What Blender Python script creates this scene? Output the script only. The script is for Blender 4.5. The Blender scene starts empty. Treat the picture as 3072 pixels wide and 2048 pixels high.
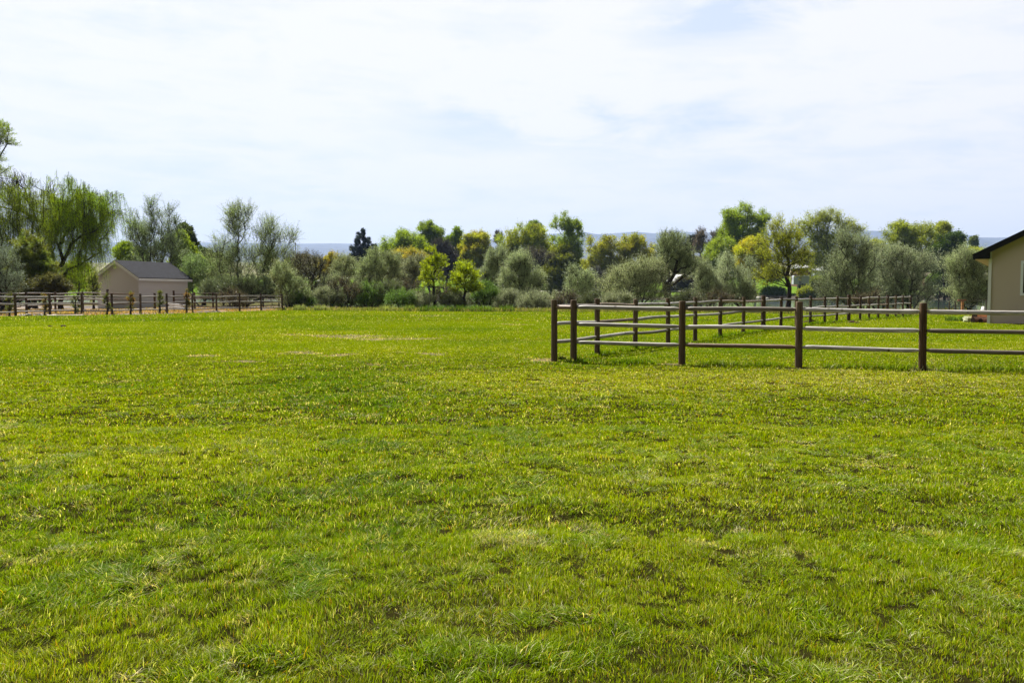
import bpy, math, random
import numpy as np
from mathutils import Vector

DENOISE = True
S = bpy.context.scene
COL = S.collection
R = math.radians

# ------------------------------------------------------------------ camera
F = 2650.0                      # focal length in pixels of the 3072 px wide photograph
PITCH = math.atan(141.4 / F)
CAMH = 1.5
cam_data = bpy.data.cameras.new('camera')
cam_data.sensor_width = 36.0
cam_data.lens = F / 3072 * 36.0
cam_data.clip_start = 0.05
cam_data.clip_end = 20000
cam = bpy.data.objects.new('camera', cam_data)
cam.location = (0, 0, CAMH)
cam.rotation_euler = (math.pi / 2 - PITCH, 0, 0)
COL.objects.link(cam)
S.camera = cam

# ------------------------------------------------------------------ sun + sky + exposure
SUN_EL = R(56)
SUN_AZ = math.atan2(-0.49, 0.87)          # in front of the camera, a little to the left
sun_dir = Vector((math.sin(SUN_AZ) * math.cos(SUN_EL), math.cos(SUN_AZ) * math.cos(SUN_EL), math.sin(SUN_EL)))
sl = bpy.data.lights.new('sun', 'SUN')
sl.energy = 5.0
sl.angle = R(0.6)
sl.color = (1.0, 0.955, 0.88)
so = bpy.data.objects.new('sun', sl)
so.rotation_euler = sun_dir.to_track_quat('Z', 'Y').to_euler()
so.location = (0, 0, 50)
COL.objects.link(so)

S.view_settings.view_transform = 'Standard'
S.view_settings.look = 'None'
S.view_settings.gamma = 1
S.view_settings.exposure = 1.2
S.cycles.use_denoising = DENOISE
S.cycles.diffuse_bounces = 2
S.view_settings.use_curve_mapping = False

W = bpy.data.worlds.new("World")
S.world = W
W.use_nodes = True
wn, wl = W.node_tree.nodes, W.node_tree.links
wn.clear()

def nmath(N, L, op, a, b=None, c=None, clamp=False):
    n = N.new('ShaderNodeMath'); n.operation = op; n.use_clamp = clamp
    for i, v in enumerate((a, b, c)):
        if v is None: continue
        if isinstance(v, (int, float)): n.inputs[i].default_value = v
        else: L.new(v, n.inputs[i])
    return n.outputs[0]

def nmix(N, L, f, a, b, blend='MIX'):
    n = N.new('ShaderNodeMix'); n.data_type = 'RGBA'; n.blend_type = blend
    if isinstance(f, (int, float)): n.inputs[0].default_value = f
    else: L.new(f, n.inputs[0])
    for s, v in ((6, a), (7, b)):
        if isinstance(v, (tuple, list)): n.inputs[s].default_value = (*v[:3], 1)
        else: L.new(v, n.inputs[s])
    return n.outputs[2]

def world():
    out = wn.new('ShaderNodeOutputWorld')
    tc = wn.new('ShaderNodeTexCoord')
    sky = wn.new('ShaderNodeTexSky'); sky.sky_type = 'NISHITA'; sky.sun_disc = False
    sky.sun_elevation = SUN_EL; sky.sun_rotation = SUN_AZ; sky.air_density = 1.0; sky.dust_density = 1.5
    sep = wn.new('ShaderNodeSeparateXYZ'); wl.new(tc.outputs['Generated'], sep.inputs[0])
    x, y, z = sep.outputs
    m = lambda op, a, b=None, c=None, clamp=False: nmath(wn, wl, op, a, b, c, clamp)
    az = m('ARCTAN2', x, y); el = m('ARCSINE', z)
    # clouds lie on a flat layer high above: stretch the noise towards the horizon
    zz = m('ADD', m('MAXIMUM', z, 0.0), 0.10)
    cmb = wn.new('ShaderNodeCombineXYZ'); wl.new(m('DIVIDE', x, zz), cmb.inputs[0]); wl.new(m('DIVIDE', y, zz), cmb.inputs[1])
    n1 = wn.new('ShaderNodeTexNoise'); n1.inputs['Scale'].default_value = 2.3; n1.inputs['Detail'].default_value = 12; n1.inputs['Roughness'].default_value = 0.64
    n1.inputs['Distortion'].default_value = 0.5
    wl.new(cmb.outputs[0], n1.inputs['Vector'])
    n2 = wn.new('ShaderNodeTexNoise'); n2.inputs['Scale'].default_value = 0.45; n2.inputs['Detail'].default_value = 3
    wl.new(cmb.outputs[0], n2.inputs['Vector'])
    f1 = m('SUBTRACT', n1.outputs[0], 0.5); f2 = m('SUBTRACT', n2.outputs[0], 0.5)
    azd = m('ADD', az, m('MULTIPLY', f1, 0.34)); eld = m('ADD', el, m('MULTIPLY', f1, 0.09))
    tot = None
    for a, e, sa, se, w in ((0.235, 0.293, 0.070, 0.022, 1.25), (0.17, 0.283, 0.05, 0.015, 0.5), (-0.035, 0.186, 0.10, 0.022, 0.85),
                            (0.10, 0.165, 0.11, 0.025, 0.5), (-0.46, 0.250, 0.075, 0.028, 0.42), (-0.28, 0.25, 0.06, 0.016, 0.35),
                            (0.35, 0.16, 0.22, 0.04, 0.25), (-0.36, 0.215, 0.03, 0.008, 0.4), (-0.36, 0.12, 0.12, 0.035, 0.28)):
        da = m('DIVIDE', m('SUBTRACT', azd, a), sa); de = m('DIVIDE', m('SUBTRACT', eld, e), se)
        q = m('ADD', m('MULTIPLY', da, da), m('MULTIPLY', de, de))
        g = m('MULTIPLY', m('EXPONENT', m('MULTIPLY', q, -0.7)), w)
        tot = g if tot is None else m('ADD', tot, g)
    wisps = m('ADD', m('MULTIPLY', f1, 0.9), m('MULTIPLY', f2, 0.6))
    lowband = m('MULTIPLY', m('SUBTRACT', 1.0, m('MULTIPLY', el, 5.5), None, True), 0.24)
    c3 = wn.new('ShaderNodeCombineXYZ'); wl.new(m('MULTIPLY', az, 3.0), c3.inputs[0]); wl.new(m('MULTIPLY', m('ADD', el, m('MULTIPLY', az, 0.05)), 22.0), c3.inputs[1])
    n3 = wn.new('ShaderNodeTexNoise'); n3.inputs['Scale'].default_value = 2.3; n3.inputs['Detail'].default_value = 12; n3.inputs['Roughness'].default_value = 0.62; n3.inputs['Distortion'].default_value = 0.35
    wl.new(c3.outputs[0], n3.inputs['Vector'])
    f3 = m('SUBTRACT', n3.outputs[0], 0.5)
    wisps = m('ADD', m('MULTIPLY', wisps, 0.75), m('MULTIPLY', f3, 0.62))
    blue = m('ADD', m('MULTIPLY', tot, m('ADD', 0.75, m('MULTIPLY', f1, -2.6))), m('MULTIPLY', m('SUBTRACT', -0.015, wisps), 2.3))
    blue = m('ADD', m('MAXIMUM', blue, 0.0), lowband, None, True)
    white = m('SUBTRACT', 1.0, m('MULTIPLY', blue, 0.78))
    # overcast bright towards the sun; dimmed behind the camera to cut fill light
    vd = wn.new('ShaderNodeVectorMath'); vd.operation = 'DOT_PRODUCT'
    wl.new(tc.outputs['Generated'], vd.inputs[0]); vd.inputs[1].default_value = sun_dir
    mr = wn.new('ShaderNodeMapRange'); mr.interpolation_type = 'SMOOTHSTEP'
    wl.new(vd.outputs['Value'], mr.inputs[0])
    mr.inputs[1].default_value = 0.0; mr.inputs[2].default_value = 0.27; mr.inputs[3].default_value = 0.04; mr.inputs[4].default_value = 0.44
    ov = wn.new('ShaderNodeMapRange'); ov.interpolation_type = 'SMOOTHSTEP'; wl.new(z, ov.inputs[0])   # cloud dimmed overhead, above the view, to deepen the shade
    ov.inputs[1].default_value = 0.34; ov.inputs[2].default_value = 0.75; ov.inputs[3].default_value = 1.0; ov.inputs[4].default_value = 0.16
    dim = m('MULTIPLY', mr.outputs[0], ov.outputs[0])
    b1 = wn.new('ShaderNodeBackground'); wl.new(sky.outputs[0], b1.inputs[0]); b1.inputs[1].default_value = 0.05
    b2 = wn.new('ShaderNodeBackground')
    ccol = nmix(wn, wl, lowband, (0.985, 0.975, 0.985), (1.0, 0.97, 0.95))
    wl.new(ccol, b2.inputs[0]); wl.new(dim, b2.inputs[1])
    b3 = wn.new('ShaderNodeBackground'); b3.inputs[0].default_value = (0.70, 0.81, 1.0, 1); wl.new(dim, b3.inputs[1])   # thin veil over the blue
    mv = wn.new('ShaderNodeMixShader'); mv.inputs[0].default_value = 0.80
    wl.new(b1.outputs[0], mv.inputs[1]); wl.new(b3.outputs[0], mv.inputs[2])
    mx = wn.new('ShaderNodeMixShader'); wl.new(white, mx.inputs[0]); wl.new(mv.outputs[0], mx.inputs[1]); wl.new(b2.outputs[0], mx.inputs[2])
    wl.new(mx.outputs[0], out.inputs[0])
world()

# ------------------------------------------------------------------ helpers
rng = np.random.default_rng(7)

def P(px, py, Y):
    """world point seen at photo pixel (px,py) at distance Y"""
    xc = (px - 1536) / F; yc = (1024 - py) / F
    dy = math.cos(PITCH) + yc * math.sin(PITCH); dz = -math.sin(PITCH) + yc * math.cos(PITCH)
    return Vector((xc * Y / dy, Y, CAMH + dz * Y / dy))

def G(px, py):
    """point of the flat lawn (z = 0) seen at a photo pixel"""
    xc = (px - 1536) / F; yc = (1024 - py) / F
    dy = math.cos(PITCH) + yc * math.sin(PITCH); dz = -math.sin(PITCH) + yc * math.cos(PITCH)
    t = -CAMH / dz
    return Vector((xc * t, dy * t, 0))

def tag(o, label=None, cat=None, group=None, kind=None):
    if label: o['label'] = label
    if cat: o['category'] = cat
    if group: o['group'] = group
    if kind: o['kind'] = kind
    return o

def empty(name, loc, label, cat, group=None, rz=0):
    o = bpy.data.objects.new(name, None); COL.objects.link(o)
    o.location = loc; o.rotation_euler = (0, 0, rz); o.empty_display_size = 0.3
    return tag(o, label, cat, group)

_lat = {}
def vn(x, y, s, seed=0):
    """smooth value noise, 0..1, cell size s"""
    if seed not in _lat: _lat[seed] = np.random.default_rng(1000 + seed).random((256, 256))
    L = _lat[seed]
    u = np.asarray(x) / s + 37.3 * seed; v = np.asarray(y) / s + 11.7 * seed
    iu = np.floor(u).astype(int); iv = np.floor(v).astype(int)
    fu = u - iu; fv = v - iv; fu = fu * fu * (3 - 2 * fu); fv = fv * fv * (3 - 2 * fv)
    a = L[iu % 256, iv % 256]; b = L[(iu + 1) % 256, iv % 256]; c = L[iu % 256, (iv + 1) % 256]; d = L[(iu + 1) % 256, (iv + 1) % 256]
    return (a * (1 - fu) + b * fu) * (1 - fv) + (c * (1 - fu) + d * fu) * fv
def fbm(x, y, s, seed=0, o=3):
    t = 0; a = 1; n = 0
    for i in range(o):
        t = t + a * vn(x, y, s / 2 ** i, seed + i * 7); n += a; a *= .55
    return t / n
def sstep(a, b, x):
    t = np.clip((np.asarray(x, float) - a) / (b - a), 0, 1); return t * t * (3 - 2 * t)

def mesh_obj(name, V, faces, mat, parent=None, col=None, smooth=False):
    """V (n,3); faces = list of int arrays (m,k); one mesh object"""
    V = np.ascontiguousarray(V, dtype=np.float32)
    me = bpy.data.meshes.new(name)
    me.vertices.add(len(V)); me.vertices.foreach_set('co', V.ravel())
    faces = [np.asarray(f, dtype=np.int32) for f in faces if len(f)]
    idx = np.concatenate([f.ravel() for f in faces])
    tot = np.concatenate([np.full(len(f), f.shape[1], np.int32) for f in faces])
    start = np.concatenate([[0], np.cumsum(tot)[:-1]]).astype(np.int32)
    me.loops.add(len(idx)); me.loops.foreach_set('vertex_index', idx)
    me.polygons.add(len(tot)); me.polygons.foreach_set('loop_start', start); me.polygons.foreach_set('loop_total', tot)
    if smooth: me.polygons.foreach_set('use_smooth', np.ones(len(tot), bool))
    if col is not None:
        at = me.color_attributes.new('Col', 'FLOAT_COLOR', 'POINT')
        c = np.ones((len(V), 4), np.float32); c[:, :3] = col
        at.data.foreach_set('color', c.ravel())
    me.update(calc_edges=True)
    me.materials.append(mat)
    o = bpy.data.objects.new(name, me); COL.objects.link(o)
    if parent: o.parent = parent
    return o

class MB:
    """collects plain faces of one part"""
    def __init__(s): s.v = []; s.f = []
    def add(s, vs, fs):
        k = len(s.v); s.v += [tuple(p) for p in vs]; s.f += [tuple(i + k for i in f) for f in fs]
    def box(s, c, d, rz=0, rx=0, ry=0):
        from mathutils import Euler
        M = Euler((rx, ry, rz)).to_matrix(); c = Vector(c)
        vs = [c + M @ Vector((x * d[0] / 2, y * d[1] / 2, z * d[2] / 2)) for x in (-1, 1) for y in (-1, 1) for z in (-1, 1)]
        s.add(vs, [(0, 1, 3, 2), (4, 6, 7, 5), (0, 4, 5, 1), (2, 3, 7, 6), (0, 2, 6, 4), (1, 5, 7, 3)])
    def prism(s, poly, a, b):
        """poly points (u,w) extruded between functions a(u,w), b(u,w) -> Vector"""
        n = len(poly)
        s.add([a(*p) for p in poly] + [b(*p) for p in poly],
              [tuple(range(n))[::-1], tuple(range(n, 2 * n))] + [(i, (i + 1) % n, n + (i + 1) % n, n + i) for i in range(n)])
    def tube(s, pts, rad, n=10, cap=True, rough=0, seed=0):
        rr = random.Random(seed); pts = [Vector(p) for p in pts]; rings = []
        vs = []
        for i, p in enumerate(pts):
            d = (pts[min(i + 1, len(pts) - 1)] - pts[max(i - 1, 0)]).normalized()
            u = d.cross(Vector((0, 0, 1)))
            if u.length < .05: u = d.cross(Vector((0, 1, 0)))
            u.normalize(); w = d.cross(u)
            r = rad[i] if isinstance(rad, (list, tuple)) else rad
            for k in range(n):
                a = 2 * math.pi * k / n; q = r * (1 + rough * (rr.random() - .5))
                vs.append(p + u * math.cos(a) * q + w * math.sin(a) * q)
        fs = []
        for i in range(len(pts) - 1):
            for k in range(n):
                a = i * n + k; b = i * n + (k + 1) % n
                fs.append((a, b, b + n, a + n))
        if cap:
            fs.append(tuple(range(n))[::-1]); fs.append(tuple(range((len(pts) - 1) * n, len(pts) * n)))
        s.add(vs, fs)
    def build(s, name, mat, parent=None, smooth=False, bevel=0):
        me = bpy.data.meshes.new(name); me.from_pydata(s.v, [], s.f); me.update(); me.materials.append(mat)
        if smooth:
            me.polygons.foreach_set('use_smooth', [True] * len(me.polygons))
            me.update()
        o = bpy.data.objects.new(name, me); COL.objects.link(o)
        if parent: o.parent = parent
        if bevel:
            b = o.modifiers.new('bevel', 'BEVEL'); b.width = bevel; b.segments = 2; b.limit_method = 'ANGLE'
        return o

# ------------------------------------------------------------------ materials
def newmat(name):
    m = bpy.data.materials.new(name); m.use_nodes = True
    N, L = m.node_tree.nodes, m.node_tree.links
    return m, N, L, N['Principled BSDF'], N['Material Output']

def simple(name, col, rough=0.7, var=0.15, scale=6.0, bump=0.2, spec=0.3, metallic=0, stretch=None, col2=None):
    m, N, L, B, O = newmat(name)
    tc = N.new('ShaderNodeTexCoord'); mp = N.new('ShaderNodeMapping')
    if stretch: mp.inputs['Scale'].default_value = stretch
    L.new(tc.outputs['Object'], mp.inputs[0])
    n = N.new('ShaderNodeTexNoise'); n.inputs['Scale'].default_value = scale; n.inputs['Detail'].default_value = 6
    L.new(mp.outputs[0], n.inputs['Vector'])
    r = N.new('ShaderNodeMapRange'); L.new(n.outputs[0], r.inputs[0]); r.inputs[1].default_value = .3; r.inputs[2].default_value = .7
    c2 = col2 or tuple(c * (1 - var) for c in col); c1 = tuple(min(1, c * (1 + var * .5)) for c in col)
    L.new(nmix(N, L, r.outputs[0], c2, c1), B.inputs['Base Color'])
    B.inputs['Roughness'].default_value = rough; B.inputs['Specular IOR Level'].default_value = spec; B.inputs['Metallic'].default_value = metallic
    if bump:
        b = N.new('ShaderNodeBump'); b.inputs['Strength'].default_value = bump; b.inputs['Distance'].default_value = 0.02
        L.new(n.outputs[0], b.inputs['Height']); L.new(b.outputs[0], B.inputs['Normal'])
    return m

def leafmat(name, trans=0.4, rough=0.5, spec=0.3, ttint=(1.15, 1.1, 0.6)):
    m, N, L, B, O = newmat(name)
    a = N.new('ShaderNodeAttribute'); a.attribute_name = 'Col'
    L.new(a.outputs['Color'], B.inputs['Base Color'])
    B.inputs['Roughness'].default_value = rough; B.inputs['Specular IOR Level'].default_value = spec
    t = N.new('ShaderNodeBsdfTranslucent'); L.new(nmix(N, L, 1.0, a.outputs['Color'], ttint, 'MULTIPLY'), t.inputs[0])
    mx = N.new('ShaderNodeMixShader'); mx.inputs[0].default_value = trans
    L.new(B.outputs[0], mx.inputs[1]); L.new(t.outputs[0], mx.inputs[2]); L.new(mx.outputs[0], O.inputs[0])
    return m

def vcolmat(name, rough=.9, spec=.15, scale=30, var=.3, bump=.4, dist=.02):
    m, N, L, B, O = newmat(name)
    a = N.new('ShaderNodeAttribute'); a.attribute_name = 'Col'
    tc = N.new('ShaderNodeTexCoord')
    n = N.new('ShaderNodeTexNoise'); n.inputs['Scale'].default_value = scale; n.inputs['Detail'].default_value = 8; n.inputs['Roughness'].default_value = .65
    L.new(tc.outputs['Object'], n.inputs['Vector'])
    r = N.new('ShaderNodeMapRange'); L.new(n.outputs[0], r.inputs[0]); r.inputs[1].default_value = .3; r.inputs[2].default_value = .7
    r.inputs[3].default_value = 1 - var; r.inputs[4].default_value = 1 + var
    v = N.new('ShaderNodeVectorMath'); v.operation = 'SCALE'; L.new(a.outputs['Color'], v.inputs[0]); L.new(r.outputs[0], v.inputs['Scale'])
    L.new(v.outputs[0], B.inputs['Base Color']); B.inputs['Roughness'].default_value = rough; B.inputs['Specular IOR Level'].default_value = spec
    b = N.new('ShaderNodeBump'); b.inputs['Strength'].default_value = bump; b.inputs['Distance'].default_value = dist
    L.new(n.outputs[0], b.inputs['Height']); L.new(b.outputs[0], B.inputs['Normal'])
    return m

M_grass = leafmat('grass_blade', 0.5, 0.5, 0.06, (1.2, 1.1, 0.35))
M_leaf = leafmat('leaf', 0.48, 0.5, 0.3, (1.2, 1.12, 0.55))
M_silver = leafmat('silver_leaf', 0.24, 0.5, 0.25, (1.02, 1.02, 0.9))
M_bark = simple('bark', (.05, .042, .035), .9, .35, 4, .5, .1, stretch=(6, 6, 1))
M_ground = vcolmat('soil', spec=0.0, rough=1.0, bump=.7, scale=22)
M_white = simple('white_paint', (.74, .75, .78), .5, .05, 3, .05)
M_black = simple('black_metal', (.012, .012, .014), .45, .2, 8, .05)
M_stone = simple('pale_stone', (.5, .48, .43), .85, .3, 12, .4)
# ------------------------------------------------------------------ terrain
LE_PX = np.array([-900, -300, 0, 150, 420, 570, 850, 1100, 1350, 1700, 2100, 2400, 2700, 2900, 3300, 4200.])
LE_PY = np.array([955, 953, 951, 949, 944.5, 940.5, 932.5, 934, 936, 937, 939, 943, 945, 946, 947, 948.])
LE_T = (LE_PX - 1536) / F
LE_Y = np.array([G(1536, p).y for p in LE_PY])
def lawn_edge(x, y):
    """distance to the lawn's far edge along the line of sight direction x/y (a curve on the ground)"""
    return np.interp(np.asarray(x) / np.maximum(y, 1), LE_T, LE_Y)

def shore(x):
    x = np.asarray(x, float)
    return 102 + 75 * sstep(-8, -48, x) + 4 * np.sin(x / 13.0) - 14 * sstep(18, 55, x)
FB_Y = [319, 322, 326, 338, 350, 400, 600, 1200, 2500, 4600, 7500, 15000]
FB_Z = [-1.2, 0.4, 1.3, 2.7, 4.2, 6.8, 14, 34, 88, 165, 220, 230]
WATER_Z = -0.45
def hz(x, y):
    x = np.asarray(x, float); y = np.asarray(y, float)
    sh = shore(x)
    near = np.where(y < sh, 0, 0) - 1.6 * sstep(-3, 6, y - sh)
    far = np.interp(y + 6 * (vn(x, y * 0, 60, 5) - .5), FB_Y, FB_Z)
    z = np.where(y < 250, near, far)
    rough = (fbm(x, y, 9, 3) - .5) * .25 * sstep(0, 12, y - lawn_edge(x, y)) * (y < 250)
    lawn = (fbm(x, y, 6, 21, 2) - .5) * 0.05 * sstep(4, 9, np.hypot(x, y))
    z = z + rough + lawn * (y < 100) + (y > 350) * (fbm(x, y, 120, 9) - .5) * np.clip((y - 350) / 60, 0, 12)
    return z
def micro(x, y):
    """centimetre-scale lumps of the near turf"""
    d = np.hypot(x, y); k = 1 - sstep(14, 30, d)
    return (-.022 * sstep(.42, .28, fbm(x, y, .13, 111, 3)) + (fbm(x, y, .55, 31, 3) - .5) * .085 + (fbm(x, y, 1.9, 35, 2) - .5) * .06) * k
def hzp(x, y): return float(hz(x, y) + micro(x, y))

# patches of the lawn, by photo pixel (centre, half size) : bare gravelly strips
def patch(px, py, rx, ry):
    c = G(px, py); a = G(px + rx, py); b = G(px, py - ry)
    return (c.x, c.y, abs(a.x - c.x), abs(b.y - c.y))
BARE = [patch(1040, 1008, 150, 5), (patch(1180, 1016, 125, 5)), patch(900, 1003, 50, 3.5), patch(700, 1088, 60, 5), patch(610, 1066, 70, 5), patch(855, 1060, 60, 5), patch(990, 1066, 75, 6.5),
        patch(1150, 1097, 30, 3), patch(1260, 1062, 70, 4), patch(1300, 1096, 30, 4), patch(1560, 975, 60, 2), patch(1295, 948, 60, 1.5), patch(170, 980, 30, 2),
        patch(1630, 1079, 42, 6), patch(1725, 1081, 30, 4), patch(2020, 1092, 50, 4), patch(2400, 1107, 60, 3), patch(2790, 1113, 50, 4)]
def bare_field(x, y):
    f = np.zeros(np.shape(x))
    wx = x + (fbm(x, y, 1.2, 51, 2) - .5) * 2.2; wy = y + (fbm(x, y, 1.2, 53, 2) - .5) * 1.6
    for cx, cy, rx, ry in BARE[:13]:
        f = np.maximum(f, 1 - ((wx - cx) / rx) ** 2 - ((wy - cy) / max(ry, .5)) ** 2)
    for cx, cy, rx, ry in BARE[13:]:
        f = np.maximum(f, 1 - ((x - cx) / rx) ** 2 - ((y - cy) / max(ry, .3)) ** 2)
    return np.clip(f, 0, 1)

def lawn_fields(x, y):
    """0..1 fields shared by the soil and the blades: dry, lush, straw"""
    px = x / np.maximum(y, .5)
    d = np.hypot(x, y)
    big = fbm(x, y, 7, 61, 3); mid = fbm(x, y, 1.6, 67, 3)
    # lighter, drier belt round the timber fence
    belt = np.exp(-((y - (15.6 - 0.10 * (x - 1))) / 2.2) ** 2) * sstep(-4, 1.5, x)
    dry = np.clip(.30 * (big - .42) * 2.2 + belt * .7 + (mid - .5) * .8 + .12, 0, 1)
    lush = np.clip((fbm(x, y, 4.5, 71, 2) - .5) * 2.4 + .35 * np.exp(-((y - 11) / 3.5) ** 2) * sstep(2, -2, x) - belt, 0, 1)
    straw = np.clip((fbm(x, y, .26, 75, 3) - .58) * 5, 0, 1) * (.25 + .6 * sstep(.42, .62, fbm(x, y, 2.2, 79, 2))) + .3 * belt * mid
    return dry, lush, np.clip(straw, 0, 1)

def build_ground():
    def axis(segs):
        out = []
        for a, b, s in segs: out += list(np.arange(a, b, s))
        out.append(segs[-1][1]); return np.array(out, float)
    half = [(0, 6, .10), (6, 16, .25), (16, 60, .8), (60, 200, 5), (200, 600, 25), (600, 15000, 450)]
    hp = axis(half); xs = np.concatenate([-hp[::-1][:-1], hp])
    ys = axis([(-300, -20, 20), (-20, 1, 1.5), (1, 12, .09), (12, 26, .22), (26, 130, .8), (130, 316, 6), (316, 360, 2), (360, 700, 12), (700, 13000, 350)])
    X, Y = np.meshgrid(xs, ys); Z = hz(X, Y) + micro(X, Y)
    n, m = X.shape
    V = np.stack([X, Y, Z], -1).reshape(-1, 3)
    i = np.arange((n - 1) * m).reshape(n - 1, m)[:, :-1].ravel()
    Fq = np.stack([i, i + 1, i + 1 + m, i + m], -1)
    x, y = V[:, 0], V[:, 1]
    dry, lush, straw = lawn_fields(x, y)
    soil = np.array([.015, .012, .005])[None] * np.ones((len(x), 1))
    near = 1 - sstep(10, 30, np.hypot(x, y))
    green = np.array([.085, .115, .004]) * (1 - .5 * near[:, None]) + dry[:, None] * np.array([.05, .02, .01])
    c = soil * (.25 + .65 * near[:, None]) + green * (.75 - .65 * near[:, None])
    bf = bare_field(x, y)[:, None]
    gravel = np.array([.17, .14, .09])[None] * (.7 + .6 * vn(x, y, .15, 83)[:, None])
    kb = np.clip(bf * 1.6 - .1 + (vn(x, y, .25, 85)[:, None] - .5) * 2.2, 0, .7) * (bf > 0); c = c * (1 - kb) + gravel * kb
    # beyond the lawn: rough dry ground; corral: tan and gravel
    e = sstep(-.4, .6, y - lawn_edge(x, y) + (fbm(x, y, 1.5, 87, 2) - .5) * 2)[:, None]
    rough = np.array([.075, .07, .03])[None] * (.6 + .8 * fbm(x, y, 3, 89)[:, None])
    tan = np.array([.20, .14, .08])[None] * (.55 + .9 * fbm(x, y, 1.2, 91)[:, None]); grv = np.array([.20, .19, .19])[None] * (.7 + .6 * vn(x, y, .4, 93)[:, None])
    cor = (sstep(-19, -22, x) * (y < 112))[:, None]
    g2 = sstep(.42, .55, fbm(x, y, 5, 95, 2))[:, None]
    rough = rough * (1 - cor) + cor * (tan * (1 - g2 * .8) + grv * g2 * .8)
    c = c * (1 - e) + rough * e
    # sandy bank of the river, far bank lawns, then dry benchland
    sh = sstep(-7, -2, y - shore(x))[:, None] * (y < 200)[:, None]
    c = c * (1 - sh) + np.array([.30, .25, .18]) * sh
    fl = (y > 250)[:, None]; bank = np.array([.10, .09, .07]); flawn = np.array([.10, .17, .018])
    fa = sstep(323, 328, y + 10 * (fbm(x, y, 25, 97, 2) - .5))[:, None]; fb = sstep(430, 640, y)[:, None]
    sage = np.array([.21, .20, .12])[None] * (.7 + .6 * fbm(x, y, 90, 99)[:, None])
    farc = (bank * (1 - fa) + flawn * fa * (.75 + .5 * vn(x, y, 9, 101)[:, None])) * (1 - fb) + sage * fb
    c = np.where(fl, farc, c)
    o = mesh_obj('ground', V, [Fq], M_ground, col=c, smooth=True)
    tag(o, kind='structure', label='mown green lawn, rough bank and far fields')
build_ground()

# river
def build_river():
    m, N, L, B, O = newmat('river_water')
    B.inputs['Base Color'].default_value = (.035, .055, .042, 1); B.inputs['Roughness'].default_value = .09; B.inputs['IOR'].default_value = 1.33
    tc = N.new('ShaderNodeTexCoord'); mp = N.new('ShaderNodeMapping'); mp.inputs['Scale'].default_value = (1, .35, 1)
    n = N.new('ShaderNodeTexNoise'); n.inputs['Scale'].default_value = 1.2; n.inputs['Detail'].default_value = 5
    L.new(tc.outputs['Object'], mp.inputs[0]); L.new(mp.outputs[0], n.inputs['Vector'])
    b = N.new('ShaderNodeBump'); b.inputs['Strength'].default_value = .15; b.inputs['Distance'].default_value = .06
    L.new(n.outputs[0], b.inputs['Height']); L.new(b.outputs[0], B.inputs['Normal'])
    xs = np.linspace(-900, 900, 60); ys = np.array([84, 120, 180, 250, 325.])
    X, Y = np.meshgrid(xs, ys); V = np.stack([X, Y, X * 0 + WATER_Z], -1).reshape(-1, 3)
    i = np.arange(4 * 60).reshape(4, 60)[:, :-1].ravel()
    o = mesh_obj('river', V, [np.stack([i, i + 1, i + 61, i + 60], -1)], m)
    tag(o, kind='structure', label='grey green river beyond the lawn')
build_river()

# hills
def build_hills(name, Yr, Y0, depth, prof, z0, colr, seed, label, amp=1.0):
    T = np.array([(p[0] - 1536) / F for p in prof]); H = np.array([P(1536, p[1], Yr).z for p in prof])
    xs = np.linspace(-.95 * Yr, .95 * Yr, 460); ys = np.concatenate([np.linspace(Y0, Yr, 70), Yr + np.linspace(80, depth, 8)])
    X, Y = np.meshgrid(xs, ys)
    h = np.interp(X / Yr, T, H)
    t = np.clip((Y - Y0) / (Yr - Y0), 0, 1)
    n1 = fbm(X, Y, 1600, seed, 4); n2 = fbm(X + 500 * n1, Y * .35, 290, seed + 3, 3)
    p = .55 * t + .45 * (sstep(.05, .3, t + (n1 - .5) * .25) * .35 + sstep(.4, .62, t + (n1 - .5) * .3) * .35 + sstep(.8, 1.0, t) * .3)
    Z = z0 + (h - z0) * p + (n2 - .5) * 130 * amp * np.sin(np.pi * np.clip(t, 0, 1)) ** .8
    back = np.clip((Y - Yr) / depth, 0, 1); Z = np.where(Y > Yr, h - back * 60, Z)
    V = np.stack([X, Y, Z], -1).reshape(-1, 3); n, m = X.shape
    i = np.arange((n - 1) * m).reshape(n - 1, m)[:, :-1].ravel()
    k = fbm(V[:, 0], V[:, 1] * 2, 800, seed + 9, 4)[:, None]; k2 = sstep(.52, .6, k)
    c = np.array(colr)[None] * (.65 + .7 * k) * (1 - .45 * k2)
    o = mesh_obj(name, V, [np.stack([i, i + 1, i + 1 + m, i + m], -1)], M_hill, col=c, smooth=True)
    tag(o, kind='structure', label=label)
M_hill = vcolmat('hill_ground', scale=.004, var=.25, bump=.6, dist=8)
build_hills('hills', 11500, 7600, 900, [(-900, 742), (100, 736), (280, 730), (330, 727), (450, 727), (520, 728), (600, 727), (760, 729), (900, 731), (1000, 730), (1100, 732), (1300, 726), (1480, 718), (1600, 706), (1745, 695), (1790, 703), (1830, 701),
             (1900, 695), (1960, 700), (2020, 695), (2090, 697), (2200, 699), (2400, 694), (2580, 692), (2660, 693), (2780, 697), (2880, 703), (2910, 712), (2990, 713), (3072, 709), (4000, 716)], 190, (.07, .075, .085), 201, 'far sage covered hill ridge along the horizon')
build_hills('foothills', 7300, 4600, 300, [(-900, 775), (300, 765), (900, 768), (1400, 765), (1700, 752), (2000, 742), (2300, 735), (2560, 738), (2700, 742), (2900, 738), (3072, 744), (4000, 750)], 130, (.075, .08, .075), 231, 'lower bench of hills in front of the far ridge', .35)

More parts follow.
